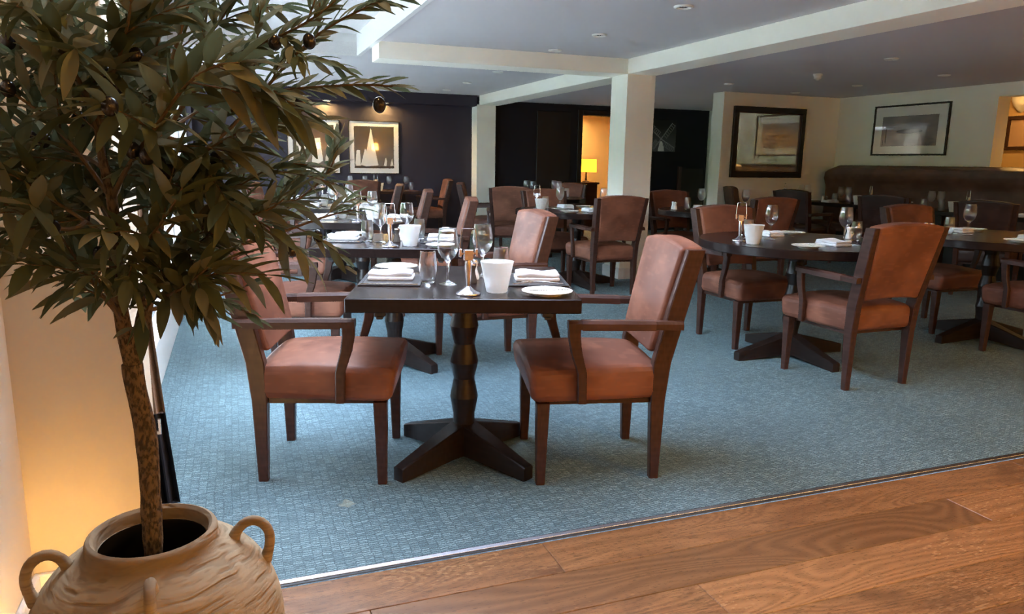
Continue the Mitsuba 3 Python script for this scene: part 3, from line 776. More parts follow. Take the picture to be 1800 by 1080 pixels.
Z1, Z2 = 0.7603, 0.7703
for i in range(5):
    t = ROW[i]
    setting(t, Z1, 'window side', 0, NM[i])
    setting(t, Z1, 'room side', 180, NM[i])
    on(t, -0.065, -0.100, 0, Z1, WG, 'wine_glass', 'stemmed wine glass for the window-side guest of ' + NM[i], 'wine glass', 'wine glasses')
    on(t, -0.144, -0.076, 0, Z1, TG, 'tumbler', 'stemless tumbler for the window-side guest of ' + NM[i], 'tumbler', 'tumblers')
    on(t, 0.075, 0.100, 0, Z1, WG, 'wine_glass', 'stemmed wine glass for the room-side guest of ' + NM[i], 'wine glass', 'wine glasses')
    on(t, 0.152, 0.072, 0, Z1, TG, 'tumbler', 'stemless tumbler for the room-side guest of ' + NM[i], 'tumbler', 'tumblers')
    on(t, 0.014, -0.325, 14, Z1, HD, 'menu_holder', 'chrome menu holder at the near edge of ' + NM[i], 'menu holder', 'menu holders')
    on(t, 0.121, -0.270, 0, Z1, FP, 'candle_pot', 'frosted white glass candle pot on ' + NM[i], 'candle holder', 'frosted candle pots')
    on(t, 0.040, 0.030, 0, Z1, SM, 'salt_shaker', 'white salt shaker in the middle of ' + NM[i], 'shaker', 'salt shakers')
    on(t, 0.030, -0.075, 0, Z1, PM, 'pepper_shaker', 'dark pepper shaker in the middle of ' + NM[i], 'shaker', 'pepper shakers')
for i in range(5):
    t = (RT[i][0], RT[i][1], 0)
    setting(t, Z2, 'near side', 90, RN[i], mat=False, plate=(-0.37, 0.26))
    setting(t, Z2, 'far side', 270, RN[i], mat=False, plate=(-0.37, 0.26))
    on(t, 0.215, -0.160, 0, Z2, WG, 'wine_glass', 'stemmed wine glass at the near side of ' + RN[i], 'wine glass', 'wine glasses')
    on(t, 0.350, -0.120, 0, Z2, TG, 'tumbler', 'stemless tumbler at the near side of ' + RN[i], 'tumbler', 'tumblers')
    on(t, -0.156, 0.092, 0, Z2, WG, 'wine_glass', 'stemmed wine glass at the far side of ' + RN[i], 'wine glass', 'wine glasses')
    on(t, -0.300, 0.130, 0, Z2, TG, 'tumbler', 'stemless tumbler at the far side of ' + RN[i], 'tumbler', 'tumblers')
    if i in (0, 2):
        on(t, -0.430, 0.045, -30, Z2, HD, 'menu_holder', 'chrome menu holder at the left edge of ' + RN[i], 'menu holder', 'menu holders')
        on(t, -0.450, -0.110, 0, Z2, FP, 'candle_pot', 'frosted white glass candle pot on ' + RN[i], 'candle holder', 'frosted candle pots')
        on(t, 0.43, 0.02, 0, Z2, SM, 'salt_shaker', 'white salt shaker on ' + RN[i], 'shaker', 'salt shakers')
        on(t, 0.49, 0.01, 0, Z2, PM, 'pepper_shaker', 'dark pepper shaker on ' + RN[i], 'shaker', 'pepper shakers')
    else:
        on(t, -0.42, 0.22, 0, Z2, SM, 'salt_shaker', 'white salt shaker on ' + RN[i], 'shaker', 'salt shakers')
        on(t, -0.43, 0.16, 0, Z2, PM if i != 3 else SM, 'pepper_shaker', ('dark pepper shaker on ' if i != 3 else 'pale pepper shaker on ') + RN[i], 'shaker', 'pepper shakers')
for lx, ly, s in ((-0.22, -0.30, 'left'), (0.30, 0.20, 'back')):
    on((RT[4][0], RT[4][1], 0), lx, ly, 0, Z2, WG, 'wine_glass', 'extra stemmed wine glass at the %s of ' % s + RN[4], 'wine glass', 'wine glasses')
BT_ALL = [(7.85, 7.85, 0), (7.85, 6.45, 0), (7.85, 5.15, 0), (7.55, 8.62, 0)]
BNM.append('the table against the mirror wall')
for i in range(4):
    t = BT_ALL[i]
    sgn = 1
    if i == 3:
        pos = dict(s=(-0.25, 0.0), g=(0.14, 0.02), h=(-0.12, 0.05), n=(-0.02, -0.12))
    else:
        pos = dict(s=(-0.18, 0.33), g=(-0.17, 0.02), h=(0.02, -0.30), n=(-0.16, 0.20))
    on(t, *pos['s'], 0, Z1, SM, 'salt_shaker', 'white salt shaker on ' + BNM[i], 'shaker', 'salt shakers')
    on(t, pos['s'][0] + 0.05, pos['s'][1] - 0.02, 0, Z1, PM, 'pepper_shaker', 'dark pepper shaker on ' + BNM[i], 'shaker', 'pepper shakers')
    on(t, *pos['g'], 0, Z1, WG, 'wine_glass', 'left wine glass of the pair on ' + BNM[i], 'wine glass', 'wine glasses')
    on(t, pos['g'][0] + 0.03, pos['g'][1] - 0.10, 0, Z1, WG, 'wine_glass', 'right wine glass of the pair on ' + BNM[i], 'wine glass', 'wine glasses')
    on(t, pos['g'][0] - 0.04, pos['g'][1] + 0.06, 0, Z1, TG, 'tumbler', 'left tumbler on ' + BNM[i], 'tumbler', 'tumblers')
    on(t, pos['g'][0] - 0.03, pos['g'][1] - 0.17, 0, Z1, TG, 'tumbler', 'right tumbler on ' + BNM[i], 'tumbler', 'tumblers')
    on(t, *pos['h'], 70, Z1, HD, 'menu_holder', 'chrome menu holder on ' + BNM[i], 'menu holder', 'menu holders')
    on(t, *pos['n'], 0, Z1, NP, 'napkin', 'folded white napkin on ' + BNM[i], 'napkin', 'folded napkins')
    if i < 3:
        on(t, -0.17, -0.28, 0, Z1, FP, 'candle_pot', 'frosted white glass candle pot on ' + BNM[i], 'candle holder', 'frosted candle pots')
t = (2.15, 11.78, 0)
for lx, ly, s in ((-0.42, 0.05, 'leftmost'), (-0.18, 0.12, 'second from the left'), (0.20, 0.10, 'third from the left'), (0.46, 0.02, 'rightmost')):
    on(t, lx, ly, 0, Z1, WG, 'wine_glass', s + ' wine glass on the table below the sailing pictures', 'wine glass', 'wine glasses')
on(t, 0.02, -0.08, 0, Z1, FP, 'candle_pot', 'frosted white glass candle pot on the table below the sailing pictures', 'candle holder', 'frosted candle pots')
on(t, 0.0, 0.15, 0, Z1, HD, 'menu_holder', 'chrome menu holder on the table below the sailing pictures', 'menu holder', 'menu holders')
for lx, s in ((-0.08, 'left'), (0.54, 'right')):
    on(t, lx, 0.02, 0, Z1, TG, 'tumbler', s + ' tumbler on the table below the sailing pictures', 'tumbler', 'tumblers')
# ---------------------------------------------------------------- pictures and mirror
def frame_y(name, label, cat, x0, x1, z0, z1, y, w, d, mat, group=None):
    """a frame on a wall that faces -y at y"""
    k = thing(name, label, cat, group)
    fm = cat_(box(x0, x1, y - d, y, z0, z0 + w, 0.003), box(x0, x1, y - d, y, z1 - w, z1, 0.003), box(x0, x0 + w, y - d, y, z0 + w, z1 - w, 0.003), box(x1 - w, x1, y - d, y, z0 + w, z1 - w, 0.003))
    add('frame', fm, mat, k)
    return k


def flat_y(poly, x0, z0, s, y, th):
    """polygon (in units of the print) standing on a wall that faces -y"""
    m = extr([(a * s, b * s) for a, b in poly], th)
    v = m.vertices.copy()
    m.vertices = np.c_[x0 + v[:, 0], y - v[:, 2], z0 + v[:, 1]]
    m.fix_normals()
    return m


def pane_y(x0, x1, z0, z1, y):
    return trimesh.Trimesh([(x0, y, z0), (x1, y, z0), (x1, y, z1), (x0, y, z1)], [(0, 1, 2), (0, 2, 3)], process=False)


sails = [[[(0.02, 0.10), (0.06, 0.43), (0.14, 0.43), (0.16, 0.05), (0.04, 0.04)], [(0.16, 0.07), (0.27, 0.48), (0.30, 0.40), (0.42, 0.98), (0.47, 0.72), (0.60, 0.06), (0.30, 0.03)], [(0.73, 0.05), (0.79, 0.27), (0.82, 0.16), (0.80, 0.04)], [(0.90, 0.04), (0.95, 0.25), (0.98, 0.06)]],
         [[(0.06, 0.10), (0.10, 0.93), (0.24, 0.93), (0.32, 0.42), (0.34, 0.08)], [(0.44, 0.10), (0.52, 0.70), (0.66, 0.72), (0.72, 0.16), (0.60, 0.08)], [(0.76, 0.10), (0.86, 0.70), (0.95, 0.55), (0.97, 0.10)]]]
for i, (x0, x1, s) in enumerate(((1.785, 2.61, 'right one'), (0.835, 1.650, 'left one behind leaves'))):
    z0, z1, y = 1.005, 1.850, Y_FAR
    k = frame_y('sailing_picture', 'square sailing boats picture on the navy wall, %s' % s, 'picture', x0, x1, z0, z1, y, 0.014, 0.03, 'm_black', 'sailing pictures')
    add('mount', box(x0 + 0.014, x1 - 0.014, y - 0.012, y, z0 + 0.014, z1 - 0.014), 'm_mount', k)
    pr = add('print', box(x0 + 0.09, x1 - 0.09, y - 0.014, y - 0.012, z0 + 0.09, z1 - 0.09), 'm_photo_grey', k)
    S = x1 - x0 - 0.18
    for pl in sails[i]:
        add('sail', flat_y(pl, x0 + 0.09, z0 + 0.10, S, y - 0.014, 0.0015), 'm_sail', pr)
    add('water', box(x0 + 0.09, x1 - 0.09, y - 0.0148, y - 0.014, z0 + 0.09, z0 + 0.125), 'm_photo_dark', pr)
    add('glazing', pane_y(x0 + 0.014, x1 - 0.014, z0 + 0.014, z1 - 0.014, y - 0.02), 'm_pane', k)
# windmill picture
x0, x1, z0, z1, y = 7.20, 7.87, 1.47, 2.05, Y_FAR
k = thing('windmill_picture', 'black and white windmill picture on the black wall right of the pillar', 'picture')
add('canvas', box(x0, x1, y - 0.03, y, z0, z1, 0.002), 'm_windmill_sky', k)
cx, cz = 7.55, 1.70
arms = []
for a, L in ((52, 0.37), (142, 0.34), (232, 0.24), (332, 0.33)):
    ca, sa = math.cos(math.radians(a)), math.sin(math.radians(a))
    def tr(q, w): return (cx + ca * q - sa * w, cz + sa * q + ca * w)
    arms.append([tr(0, -0.009), tr(L, -0.007), tr(L, 0.007), tr(0, 0.009)])
    sd_ = -1
    for q in np.linspace(0.09, L, 7):
        arms.append([tr(q - 0.004, 0), tr(q - 0.004, sd_ * 0.085), tr(q + 0.004, sd_ * 0.085), tr(q + 0.004, 0)])
    arms.append([tr(0.08, sd_ * 0.082), tr(L, sd_ * 0.082), tr(L, sd_ * 0.088), tr(0.08, sd_ * 0.088)])
def clipped(p):
    from shapely.geometry import box as sbox
    g = Polygon(p).buffer(0).intersection(sbox(x0 + 0.005, z0 + 0.005, x1 - 0.005, z1 - 0.005))
    return [q for q in getattr(g, 'geoms', [g]) if q.area > 1e-6]
ms = [flat_y(list(q.exterior.coords)[:-1], 0, 0, 1.0, y - 0.03, 0.0015) for p in arms for q in clipped(p)]
add('mill_sails', cat_(*ms), 'm_windmill_grey', k)
add('mill_tower', flat_y([(7.49, 1.475), (7.515, 1.60), (7.53, 1.66), (7.57, 1.66), (7.60, 1.60), (7.63, 1.475)], 0, 0, 1.0, y - 0.03, 0.001), 'm_plastic_white', k)
k = thing('folding_screen', 'dark screen panel with a brown wooden post in the black recess', 'screen')
add('post', box(7.66, 7.72, 11.77, 11.83, 0, 1.20, 0.004), 'm_frame_wood', k)
add('panel', box(7.72, 8.20, 11.785, 11.815, 0.05, 1.17, 0.003), 'm_black', k)
# mirror
k = frame_y('mirror', 'large dark-framed mirror on the stone-coloured wall', 'mirror', 6.69, 7.95, 1.07, 2.065, 9.0, 0.075, 0.045, 'm_black')
add('inner_moulding', cat_(box(6.765, 7.875, 8.968, 8.985, 1.145, 1.16, 0.002), box(6.765, 7.875, 8.968, 8.985, 1.975, 1.99, 0.002), box(6.765, 6.78, 8.968, 8.985, 1.16, 1.975, 0.002), box(7.86, 7.875, 8.968, 8.985, 1.16, 1.975, 0.002)), 'm_frame_wood', k)
add('looking_glass', box(6.765, 7.875, 8.985, 8.999, 1.145, 1.99), 'm_mirror', k)
# lake picture on the right wall
def frame_x(x, y0, y1, z0, z1, w, d):
    return cat_(box(x - d, x, y0, y1, z0, z0 + w, 0.003), box(x - d, x, y0, y1, z1 - w, z1, 0.003), box(x - d, x, y0, y0 + w, z0 + w, z1 - w, 0.003), box(x - d, x, y1 - w, y1, z0 + w, z1 - w, 0.003))


k = thing('lake_picture', 'wide framed grey lake and island picture above the bench', 'picture')
add('frame', frame_x(X_R, 7.11, 8.31, 1.408, 2.084, 0.022, 0.03), 'm_black', k)
add('mount', box(X_R - 0.012, X_R, 7.13, 8.29, 1.43, 2.062), 'm_mount', k)
pr = add('print', box(X_R - 0.014, X_R - 0.012, 7.27, 8.16, 1.535, 1.935), 'm_lake', k)
isl = [(7.50, 1.735), (7.55, 1.748), (7.68, 1.755), (7.80, 1.752), (7.90, 1.742), (7.93, 1.722), (7.88, 1.706), (7.70, 1.70), (7.56, 1.708), (7.50, 1.722)]
m = extr(isl, 0.001); v = m.vertices.copy(); m.vertices = np.c_[X_R - 0.014 - v[:, 2], v[:, 0], v[:, 1]]; m.fix_normals()
add('island', m, 'm_photo_dark', pr)
add('mooring_post', cat_(box(X_R - 0.015, X_R - 0.014, 8.075, 8.09, 1.58, 1.78), box(X_R - 0.015, X_R - 0.014, 8.12, 8.128, 1.55, 1.62)), 'm_photo_dark', pr)
add('glazing', trimesh.Trimesh([(X_R - 0.02, 7.13, 1.43), (X_R - 0.02, 8.29, 1.43), (X_R - 0.02, 8.29, 2.062), (X_R - 0.02, 7.13, 2.062)], [(0, 1, 2), (0, 2, 3)], process=False), 'm_pane', k)
k = thing('alcove_picture', 'dark-framed picture on the orange wall at the right edge', 'picture')
add('frame', frame_x(9.9, 6.45, 7.30, 1.50, 1.95, 0.05, 0.03), 'm_frame_wood', k)
add('print', box(9.888, 9.9, 6.5, 7.25, 1.55, 1.90), 'm_orange_print', k)
# light switches on the stub wall
for z, w in ((1.05, 0.0), (0.985, 0.02)):
    k = thing('light_switch', 'white switch plate on the beige wall behind the olive leaves, the %s one' % ('upper' if w == 0 else 'lower'), 'switch')
    add('plate', box(-0.49 + w, -0.43 + w, 2.192, 2.20, z, z + 0.055, 0.002), 'm_plastic_white', k)
    add('rocker', box(-0.472 + w, -0.448 + w, 2.188, 2.192, z + 0.015, z + 0.042, 0.001), 'm_plastic_white', k)
# curtain at the end of the stub wall, held by a hook
def curtain(z0, z1, n):
    zs = np.linspace(z0, z1, n)
    secs_a, secs_b = [], []
    for z in zs:
        wd = np.interp(z, [0.0, 0.35, 0.6, 0.8, 1.3, 2.2], [0.165, 0.138, 0.122, 0.115, 0.15, 0.22])
        ss = np.linspace(0, 1, 26)
        a = [(-0.40 + wd * s + 0.0, 2.72 + 0.030 * math.sin(s * 30) * (0.6 + 0.4 * (wd / 0.2)) + 0.05 * s, z) for s in ss]
        b = [(x, y + 0.006, z) for x, y, z in a][::-1]
        secs_a.append(a + b)
    return loft(secs_a)


k = thing('curtain', 'narrow tan woven curtain with a dark lower part behind the pot', 'curtain')
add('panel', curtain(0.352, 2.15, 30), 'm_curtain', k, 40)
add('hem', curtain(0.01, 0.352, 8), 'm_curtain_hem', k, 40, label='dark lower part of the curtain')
add('tieback_hook', cat_(box(-0.285, -0.255, 2.50, 2.512, 0.36, 0.37), box(-0.262, -0.255, 2.50, 2.512, 0.36, 0.41)), 'm_steel', k)
# ---------------------------------------------------------------- pot
PX, PY = -0.187, 1.54
prof_o = [(0, 0.0), (0.125, 0.0), (0.150, 0.015), (0.195, 0.08), (0.232, 0.16), (0.249, 0.24), (0.246, 0.315), (0.222, 0.385), (0.180, 0.435), (0.150, 0.453), (0.129, 0.466), (0.121, 0.477), (0.124, 0.489), (0.120, 0.498), (0.112, 0.500), (0.105, 0.492), (0.102, 0.470)]
po = np.array(prof_o)
kpot = thing('olive_pot', 'big ribbed sandy clay jar with small loop handles holding the olive tree', 'plant pot')
pp = []
for a, b in zip(po[1:-1], po[2:]):
    for s in np.linspace(0, 1, 4, endpoint=False):
        pp.append(a + (b - a) * s)
pp = [po[0]] + pp + [po[-1]]
from scipy.ndimage import gaussian_filter1d
pa = np.array(pp); sm = pa.copy(); sm[2:-10] = gaussian_filter1d(pa, 2.0, axis=0)[2:-10]
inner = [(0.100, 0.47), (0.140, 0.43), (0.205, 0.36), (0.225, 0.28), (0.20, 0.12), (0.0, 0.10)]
body = lathe(list(map(tuple, sm)) + [(0.100, 0.47)], 64)
add('body', body, 'm_clay', kpot, 40, place(PX, PY))
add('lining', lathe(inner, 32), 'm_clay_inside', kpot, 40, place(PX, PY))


def handle(ang):
    c, s = math.cos(ang), math.sin(ang)
    pts = spline([(0.150, 0.440), (0.162, 0.468), (0.186, 0.482), (0.212, 0.470), (0.224, 0.440), (0.220, 0.408), (0.212, 0.385)], 18)
    return tube([(PX + r * c, PY + r * s, z) for r, z in pts], np.interp(np.linspace(0, 1, 18), [0, 0.15, 0.85, 1], [0.015, 0.0105, 0.0105, 0.014]), 10)


for a in (15, 105, 195, 285):
    add('handle', handle(math.radians(a - 20.68 + 9)), 'm_clay', kpot, 50)


# ---------------------------------------------------------------- olive tree (own axes: a to the right of the pot, b away from the camera, c up)
ta, tb = wx, wy


def tw(a, b, c):
    """tree coordinates (metres from the pot's middle, c = height over the floor) to the room"""
    return np.array([PX, PY, 0.0]) + ta * a + tb * b + np.array([0, 0, c])


ktree = thing('olive_tree', 'slim artificial olive tree with grey-green leaves and dark olives rising from the clay jar', 'tree')
BR = {
    'trunk': [(-0.003, 0, 0.399), (0.001, 0, 0.537), (-0.002, 0.01, 0.618), (-0.01, 0.02, 0.722), (-0.02, 0.02, 0.792), (-0.023, 0.02, 0.839)],
    'forkL': [(-0.023, 0.02, 0.839), (-0.024, 0.0, 0.934), (-0.016, -0.02, 1.004), (-0.009, -0.03, 1.079), (-0.002, -0.04, 1.162), (-0.004, -0.05, 1.213), (-0.001, -0.06, 1.29)],
    'forkR': [(-0.023, 0.02, 0.839), (-0.004, 0.05, 0.941), (0.002, 0.08, 1.022), (0.012, 0.1, 1.111), (0.02, 0.11, 1.2), (0.028, 0.12, 1.288), (0.037, 0.13, 1.376)],
    'r1': [(0.019, 0.11, 1.189), (0.081, 0.12, 1.234), (0.16, 0.13, 1.302), (0.24, 0.14, 1.391), (0.328, 0.16, 1.481), (0.415, 0.18, 1.534), (0.48, 0.2, 1.566)],
    'r2': [(0.028, 0.12, 1.277), (0.147, 0.05, 1.293), (0.252, 0.0, 1.347), (0.35, -0.02, 1.362), (0.433, -0.03, 1.367), (0.503, -0.03, 1.366)],
    'r3': [(0.005, 0.08, 1.033), (0.067, 0.12, 1.023), (0.14, 0.18, 1.059), (0.214, 0.22, 1.123), (0.282, 0.25, 1.177), (0.335, 0.27, 1.269)],
    'r4': [(0.002, 0.06, 0.979), (0.045, 0.08, 0.953), (0.106, 0.1, 0.957), (0.169, 0.12, 0.978)],
    'r5': [(0.019, 0.11, 1.189), (0.106, 0.05, 1.17), (0.202, 0.0, 1.184), (0.273, -0.02, 1.217), (0.345, -0.02, 1.228)],
    'r6': [(0.14, 0.18, 1.059), (0.219, 0.2, 1.082), (0.299, 0.22, 1.112), (0.373, 0.22, 1.132)],
    'r7': [(0.028, 0.12, 1.277), (0.11, 0.1, 1.374), (0.218, 0.05, 1.432), (0.329, 0.0, 1.465), (0.411, 0, 1.523)],
    'r8': [(0.002, 0.08, 1.022), (0.109, -0.02, 1.08), (0.199, -0.08, 1.128), (0.266, -0.1, 1.141), (0.326, -0.1, 1.171)],
    'r9': [(0.24, 0.14, 1.391), (0.292, 0.2, 1.409), (0.358, 0.22, 1.452), (0.418, 0.22, 1.492)],
    'l1': [(-0.008, -0.03, 1.079), (-0.042, -0.06, 1.123), (-0.096, -0.08, 1.168), (-0.146, -0.1, 1.211)],
    'l2': [(-0.024, 0.0, 0.934), (-0.06, -0.02, 1.003), (-0.104, -0.03, 1.088), (-0.16, -0.02, 1.159)],
    'l3': [(-0.002, -0.04, 1.162), (-0.05, -0.06, 1.251), (-0.087, -0.1, 1.315), (-0.153, -0.12, 1.357)],
    'l4': [(-0.004, -0.05, 1.213), (-0.011, -0.08, 1.327), (-0.034, -0.1, 1.416), (-0.052, -0.12, 1.516)],
    'l5': [(-0.042, -0.06, 1.123), (-0.057, -0.12, 1.117), (-0.083, -0.15, 1.138), (-0.116, -0.18, 1.167)],
    'l6': [(-0.024, 0.0, 0.934), (-0.013, -0.06, 0.989), (-0.038, -0.08, 1.044), (-0.075, -0.1, 1.061)],
    'l7': [(-0.001, -0.06, 1.29), (-0.094, 0.0, 1.361), (-0.193, 0.05, 1.415), (-0.293, 0.08, 1.458)],
    'u1': [(0.037, 0.13, 1.376), (0.071, 0.1, 1.447), (0.098, 0.1, 1.519), (0.12, 0.1, 1.609)],
    'u2': [(-0.001, -0.06, 1.29), (0.052, -0.1, 1.372), (0.102, -0.14, 1.446), (0.128, -0.16, 1.526)],
    'u3': [(0.037, 0.13, 1.376), (0.086, 0.2, 1.473), (0.141, 0.22, 1.554), (0.179, 0.22, 1.63)],
    'u4': [(0.028, 0.12, 1.288), (0.071, 0.0, 1.383), (0.124, -0.08, 1.448), (0.149, -0.1, 1.532)],
    'u5': [(-0.001, -0.06, 1.29), (-0.069, 0.05, 1.387), (-0.099, 0.1, 1.485), (-0.112, 0.12, 1.58)],
    'u6': [(-0.002, -0.04, 1.162), (0.089, -0.12, 1.243), (0.178, -0.2, 1.304), (0.251, -0.24, 1.359), (0.315, -0.25, 1.375)],
    'u7': [(0.02, 0.11, 1.2), (-0.056, 0.2, 1.29), (-0.092, 0.24, 1.385), (-0.091, 0.24, 1.476)],
    'u8': [(0.028, 0.12, 1.277), (0.032, 0.25, 1.329), (0.089, 0.3, 1.381), (0.154, 0.3, 1.442)],
    'c1': [(0.001, 0.06, 0.968), (0.076, 0.0, 1.034), (0.153, -0.06, 1.085), (0.214, -0.08, 1.123)],
    'c2': [(-0.004, 0.05, 0.941), (0.03, 0.1, 0.949), (0.067, 0.14, 0.979), (0.125, 0.18, 1.016)],
    'c3': [(-0.016, -0.02, 1.004), (0.07, -0.1, 1.078), (0.142, -0.16, 1.134), (0.197, -0.2, 1.191)],
    'c4': [(0.002, 0.08, 1.022), (0.007, 0.16, 1.094), (0.047, 0.2, 1.151), (0.097, 0.22, 1.211)],
    'c5': [(-0.008, -0.03, 1.079), (-0.085, 0.06, 1.156), (-0.159, 0.12, 1.208), (-0.221, 0.16, 1.286)],
    'c6': [(-0.002, -0.04, 1.162), (-0.035, 0.08, 1.221), (-0.034, 0.16, 1.323), (0.012, 0.2, 1.416)],
    'c7': [(-0.024, 0.0, 0.934), (-0.098, 0.08, 1.02), (-0.171, 0.14, 1.093), (-0.222, 0.18, 1.171)],
    'c8': [(0.012, 0.1, 1.111), (0.131, -0.05, 1.205), (0.213, -0.12, 1.254), (0.282, -0.15, 1.282)],
    'c9': [(-0.004, -0.05, 1.213), (-0.126, 0.05, 1.241), (-0.234, 0.12, 1.251), (-0.325, 0.16, 1.284)],
    'c10': [(0.002, 0.06, 0.979), (0.085, -0.05, 0.989), (0.159, -0.12, 1.023), (0.208, -0.15, 1.058)],
    'c11': [(-0.001, -0.06, 1.29), (0.007, -0.15, 1.383), (0.0, -0.2, 1.442), (-0.016, -0.22, 1.494)],
    'c12': [(0.037, 0.13, 1.376), (-0.015, 0.22, 1.485), (-0.003, 0.26, 1.582)],
}
# branches of the tree as (a, b, c); r*: right, l*: left, u*: upwards
rt_ = np.random.default_rng(11)
tr_ = {k: spline(v, max(6, 4 * len(v))) for k, v in BR.items()}


def tube_t(pts, r0, r1, n, knob=0.0):
    rr = np.linspace(r0, r1, len(pts))
    if knob: rr = rr * (1 + knob * (np.convolve(rt_.random(len(pts) + 4), np.ones(5) / 5, 'valid') - 0.4) * 1.6)
    return tube([tw(*q) for q in pts], rr, n)


trunk = cat_(tube_t(spline(BR['trunk'], 26), 0.0185, 0.0185, 12, 0.28), tube_t(spline(BR['forkL'], 26), 0.0155, 0.0065, 10, 0.28), tube_t(spline(BR['forkR'], 26), 0.0155, 0.0065, 10, 0.28))
add('trunk', trunk, 'm_bark', ktree, 50)
LV = []


def leaf_mesh(L, W, curl, fold, twist):
    n = 7
    t = np.linspace(0, 1, n)
    w = W * 0.5 * np.sin(np.pi * np.clip(t, 0.02, 0.985) ** 0.85) ** 0.8
    v, f = [], []
    for i in range(n):
        x = L * t[i]
        z = -curl * L * t[i] ** 2
        tw_ = twist * t[i]
        for s in (-1, 0, 1):
            y, dz = s * w[i], fold * abs(s) * w[i]
            v.append((x, y * math.cos(tw_) - dz * math.sin(tw_), z + y * math.sin(tw_) + dz * math.cos(tw_)))
    for i in range(n - 1):
        for j in range(2):
            a = i * 3 + j
            f += [(a, a + 3, a + 4), (a, a + 4, a + 1)]
    return np.array(v), np.array(f)


for i in range(8):
    LV.append(leaf_mesh(0.074 + 0.022 * rt_.random(), 0.019 + 0.006 * rt_.random(), 0.05 + 0.25 * rt_.random(), 0.15 + 0.35 * rt_.random(), 0.8 * (rt_.random() - 0.5)))
leaves, twigs, olives = [], [], []


def frame_from(d, upish):
    d = d / np.linalg.norm(d)
    y = np.cross(upish, d)
    if np.linalg.norm(y) < 1e-3: y = np.array([1.0, 0, 0])
    y /= np.linalg.norm(y)
    return np.c_[d, y, np.cross(d, y)]


def leafy(path, start, step, big=1.0, tidy=False):
    """pairs of leaves along a twig path given in the tree's axes"""
    d = np.r_[0, np.cumsum(np.linalg.norm(np.diff(path, axis=0), axis=1))]
    s = start
    side = rt_.random() * 6.28
    while s < d[-1]:
        p = np.array([np.interp(s, d, path[:, j]) for j in range(3)])
        q = np.array([np.interp(min(s + 0.01, d[-1] + 1e-6), d, path[:, j]) for j in range(3)])
        t = q - p
        t = t / (np.linalg.norm(t) + 1e-9) if np.linalg.norm(t) > 1e-6 else (path[-1] - path[-2]) / np.linalg.norm(path[-1] - path[-2])
        a = np.cross(t, [0.2, 0.3, 1.0]); a /= np.linalg.norm(a)
        b = np.cross(t, a)
        side += 1.57 + 0.5 * (rt_.random() - 0.5)
        for k in (0, 1):
            ang = side + math.pi * k
            out = math.cos(ang) * a + math.sin(ang) * b
            dv = t * (0.45 + 0.75 * rt_.random()) + out * (0.40 + 0.5 * rt_.random()) + np.array([0, 0, -0.30 * rt_.random()]) + 0.25 * (rt_.random(3) - 0.5)
            if tidy:
                dv = dv * 0.4 + t * 0.75 + out * 0.25 + np.array([0, 0, 0.12])
            leaves.append((p, dv, out * 0.4 + np.array([0, 0, 0.8]) + 0.5 * (rt_.random(3) - 0.5), big * (0.8 + 0.45 * rt_.random()), int(rt_.integers(8))))
        if rt_.random() < 0.045:
            olives.append(p + (out * 0.018) + np.array([0, 0, -0.016]))
        s += step * (0.8 + 0.4 * rt_.random())
    leaves.append((path[-1], path[-1] - path[-2] + 1e-6, np.array([0, 0, 1.0]), big, int(rt_.integers(8))))


for name, path in tr_.items():
    if name in ('trunk', 'forkL', 'forkR', 'r9'):
        continue
    slim = name in ('r1', 'r2', 'r3', 'r5', 'r6', 'r7', 'r4')
    add('branch', tube_t(path, 0.0048, 0.0016, 6), 'm_twig', ktree, 50)
    d = np.r_[0, np.cumsum(np.linalg.norm(np.diff(path, axis=0), axis=1))]
    leafy(path, (0.16 if slim else 0.09) + 0.05 * rt_.random(), 0.016 if slim else 0.022, 0.66 if slim else 1.0, slim)
    s = 0.07
    k = 0
    while s < d[-1] - 0.03:
        p = np.array([np.interp(s, d, path[:, j]) for j in range(3)])
        i = min(np.searchsorted(d, s), len(path) - 1)
        t = path[i] - path[i - 1]; t /= np.linalg.norm(t)
        k += 1
        side = np.cross(t, rt_.normal(size=3)); side /= np.linalg.norm(side)
        L = (0.09 + 0.07 * rt_.random()) * (0.8 if slim else 1.0)
        if name == 'r2' or (slim and rt_.random() < 0.15):
            s += 0.05
            continue
        dv = t * 0.7 + side * 0.75
        q = np.array([p, p + dv * L * 0.35, p + dv * L * 0.7 + np.array([0, 0, -0.006]), p + dv * L + np.array([0, 0, -0.016])])
        twigs.append(q)
        leafy(q, 0.02, 0.020 if slim else 0.024, 0.66 if slim else 0.95, slim)
        s += 0.046 + 0.022 * rt_.random()
add('twig', cat_(*[tube_t(q, 0.0017, 0.0009, 4) for q in twigs]), 'm_twig', ktree, 50, kind='stuff')
# keep the leaves clear of the walls, the chair and the camera
kept = []
for p, dv, upv_, sc, iv in leaves:
    tip = tw(*(p + dv / np.linalg.norm(dv) * 0.09))
    w = tw(*p)
    if min(tip[0], w[0]) < -0.55 or (max(tip[1], w[1]) > 2.17 and min(w[0], tip[0]) < -0.26) or max(w[2], tip[2]) > 2.26 or p[1] < -0.42 or min(w[2], tip[2]) < 0.895:
        continue
    kept.append((p, dv, upv_, sc, iv))


def leaf_xf(p, dv, upv_, sc):
    R = np.c_[ta, tb, [0, 0, 1.0]] @ frame_from(np.asarray(dv, float), np.asarray(upv_, float)) * sc
    M = np.eye(4); M[:3, :3] = R; M[:3, 3] = tw(*p)
    return M


def seen(p):
    """rough size in view: nearer and inside the frame first"""
    w = tw(*p) - eye
    dd = w @ fwd
    x, y = (w @ wx) / dd, (w @ upv) / dd
    return (1 if abs(x) < 0.69 and y < 0.41 else 0) / dd


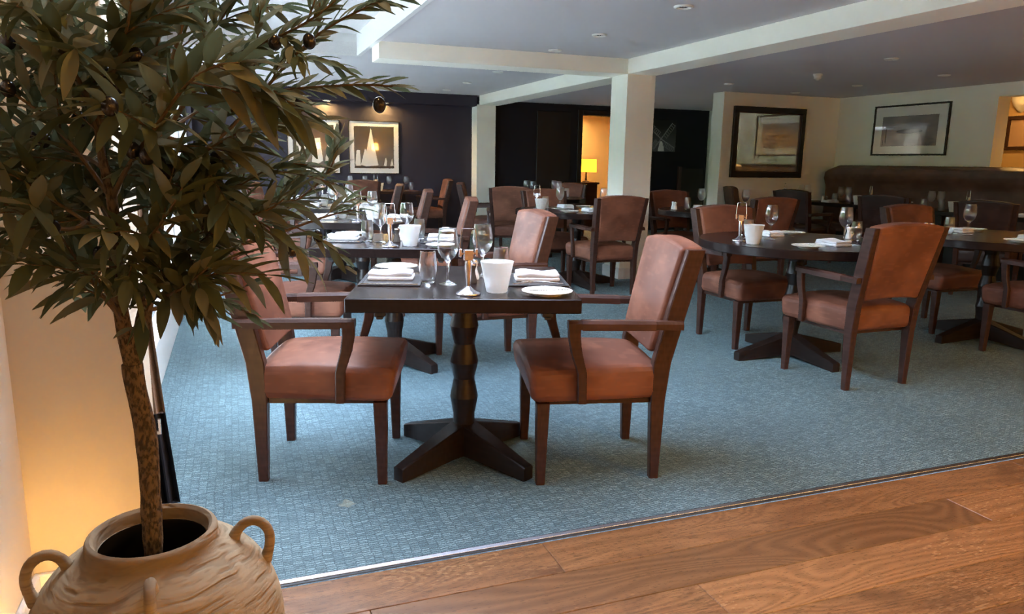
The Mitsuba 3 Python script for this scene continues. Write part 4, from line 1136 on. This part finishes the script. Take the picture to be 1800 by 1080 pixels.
kept.sort(key=lambda l: -seen(l[0]))
leaf_ply = {}
for i, (p, dv, upv_, sc, iv) in enumerate(kept[:300]):
    mk = (iv, int(rt_.integers(3)))
    if mk not in leaf_ply:
        leaf_ply[mk] = mikit.ply(LV[iv], 'm_leaf_%d' % mk[1], True)
    add('leaf', leaf_ply[mk], None, ktree, xf=T(leaf_xf(p, dv, upv_, sc).tolist()))
for c in range(3):
    vs, fs, o = [], [], 0
    for i, (p, dv, upv_, sc, iv) in enumerate(kept[300:]):
        if i % 3 != c: continue
        M = leaf_xf(p, dv, upv_, sc)
        v, f = LV[iv]
        vs.append(v @ M[:3, :3].T + M[:3, 3]); fs.append(f + o); o += len(v)
    add('foliage', (np.vstack(vs), np.vstack(fs)), 'm_leaf_%d' % c, ktree, True, kind='stuff')
ol = trimesh.creation.icosphere(2, 0.0115); ol.vertices[:, 2] *= 1.25
olp = mikit.ply(ol, 'm_olive', True)
for p in olives[:40]:
    add('olive', olp, None, ktree, xf=T().translate(tw(*p).tolist()))
# hedge, added to hold back low sky light, and trees outside the windows
hm = box(-8.2, -7.2, -3.0, 20.0, -0.1, 2.9).subdivide().subdivide().subdivide().subdivide()
hm.vertices += (meshkit.fbm(hm.vertices * 2.1, 4)[:, None] - 0.5) * np.array([0.5, 0.5, 0.5]) * (hm.vertices[:, 2:3] > 0)
add('added_hedge', hm, 'm_hedge', None, True, label='added tall green hedge along the terrace, holding back low sky light', cat='hedge')
for i, (x, y, r, h) in enumerate([(-5.6, 3, 0.7, 1.0), (-5.7, 7.5, 0.8, 1.2), (-5.5, 12, 0.7, 1.0), (-5.8, 17, 0.9, 1.3), (-5.7, -1.5, 0.8, 1.1)]):
    s = trimesh.creation.icosphere(4, 1.0)
    v = s.vertices * np.array([r, r, h / 2]); v += v * (meshkit.fbm(s.vertices * 3 + i * 5, 4)[:, None] - 0.5) * 0.6
    v[:, 2] = np.maximum(v[:, 2] + h / 2, 0) - 0.045
    s.vertices = v + np.array([x, y, 0])
    add('garden_shrub', s, 'm_hedge', None, True, label=['rounded green shrub before the hedge outside the first window', 'rounded green shrub outside the third window', 'rounded green shrub outside the fifth window', 'larger rounded shrub at the far end of the hedge', 'rounded shrub before the hedge nearest the lobby'][i], cat='shrub', group='garden shrubs')
print('entries', len(scene), 'leaves', len(kept), 'olives', len(olives))
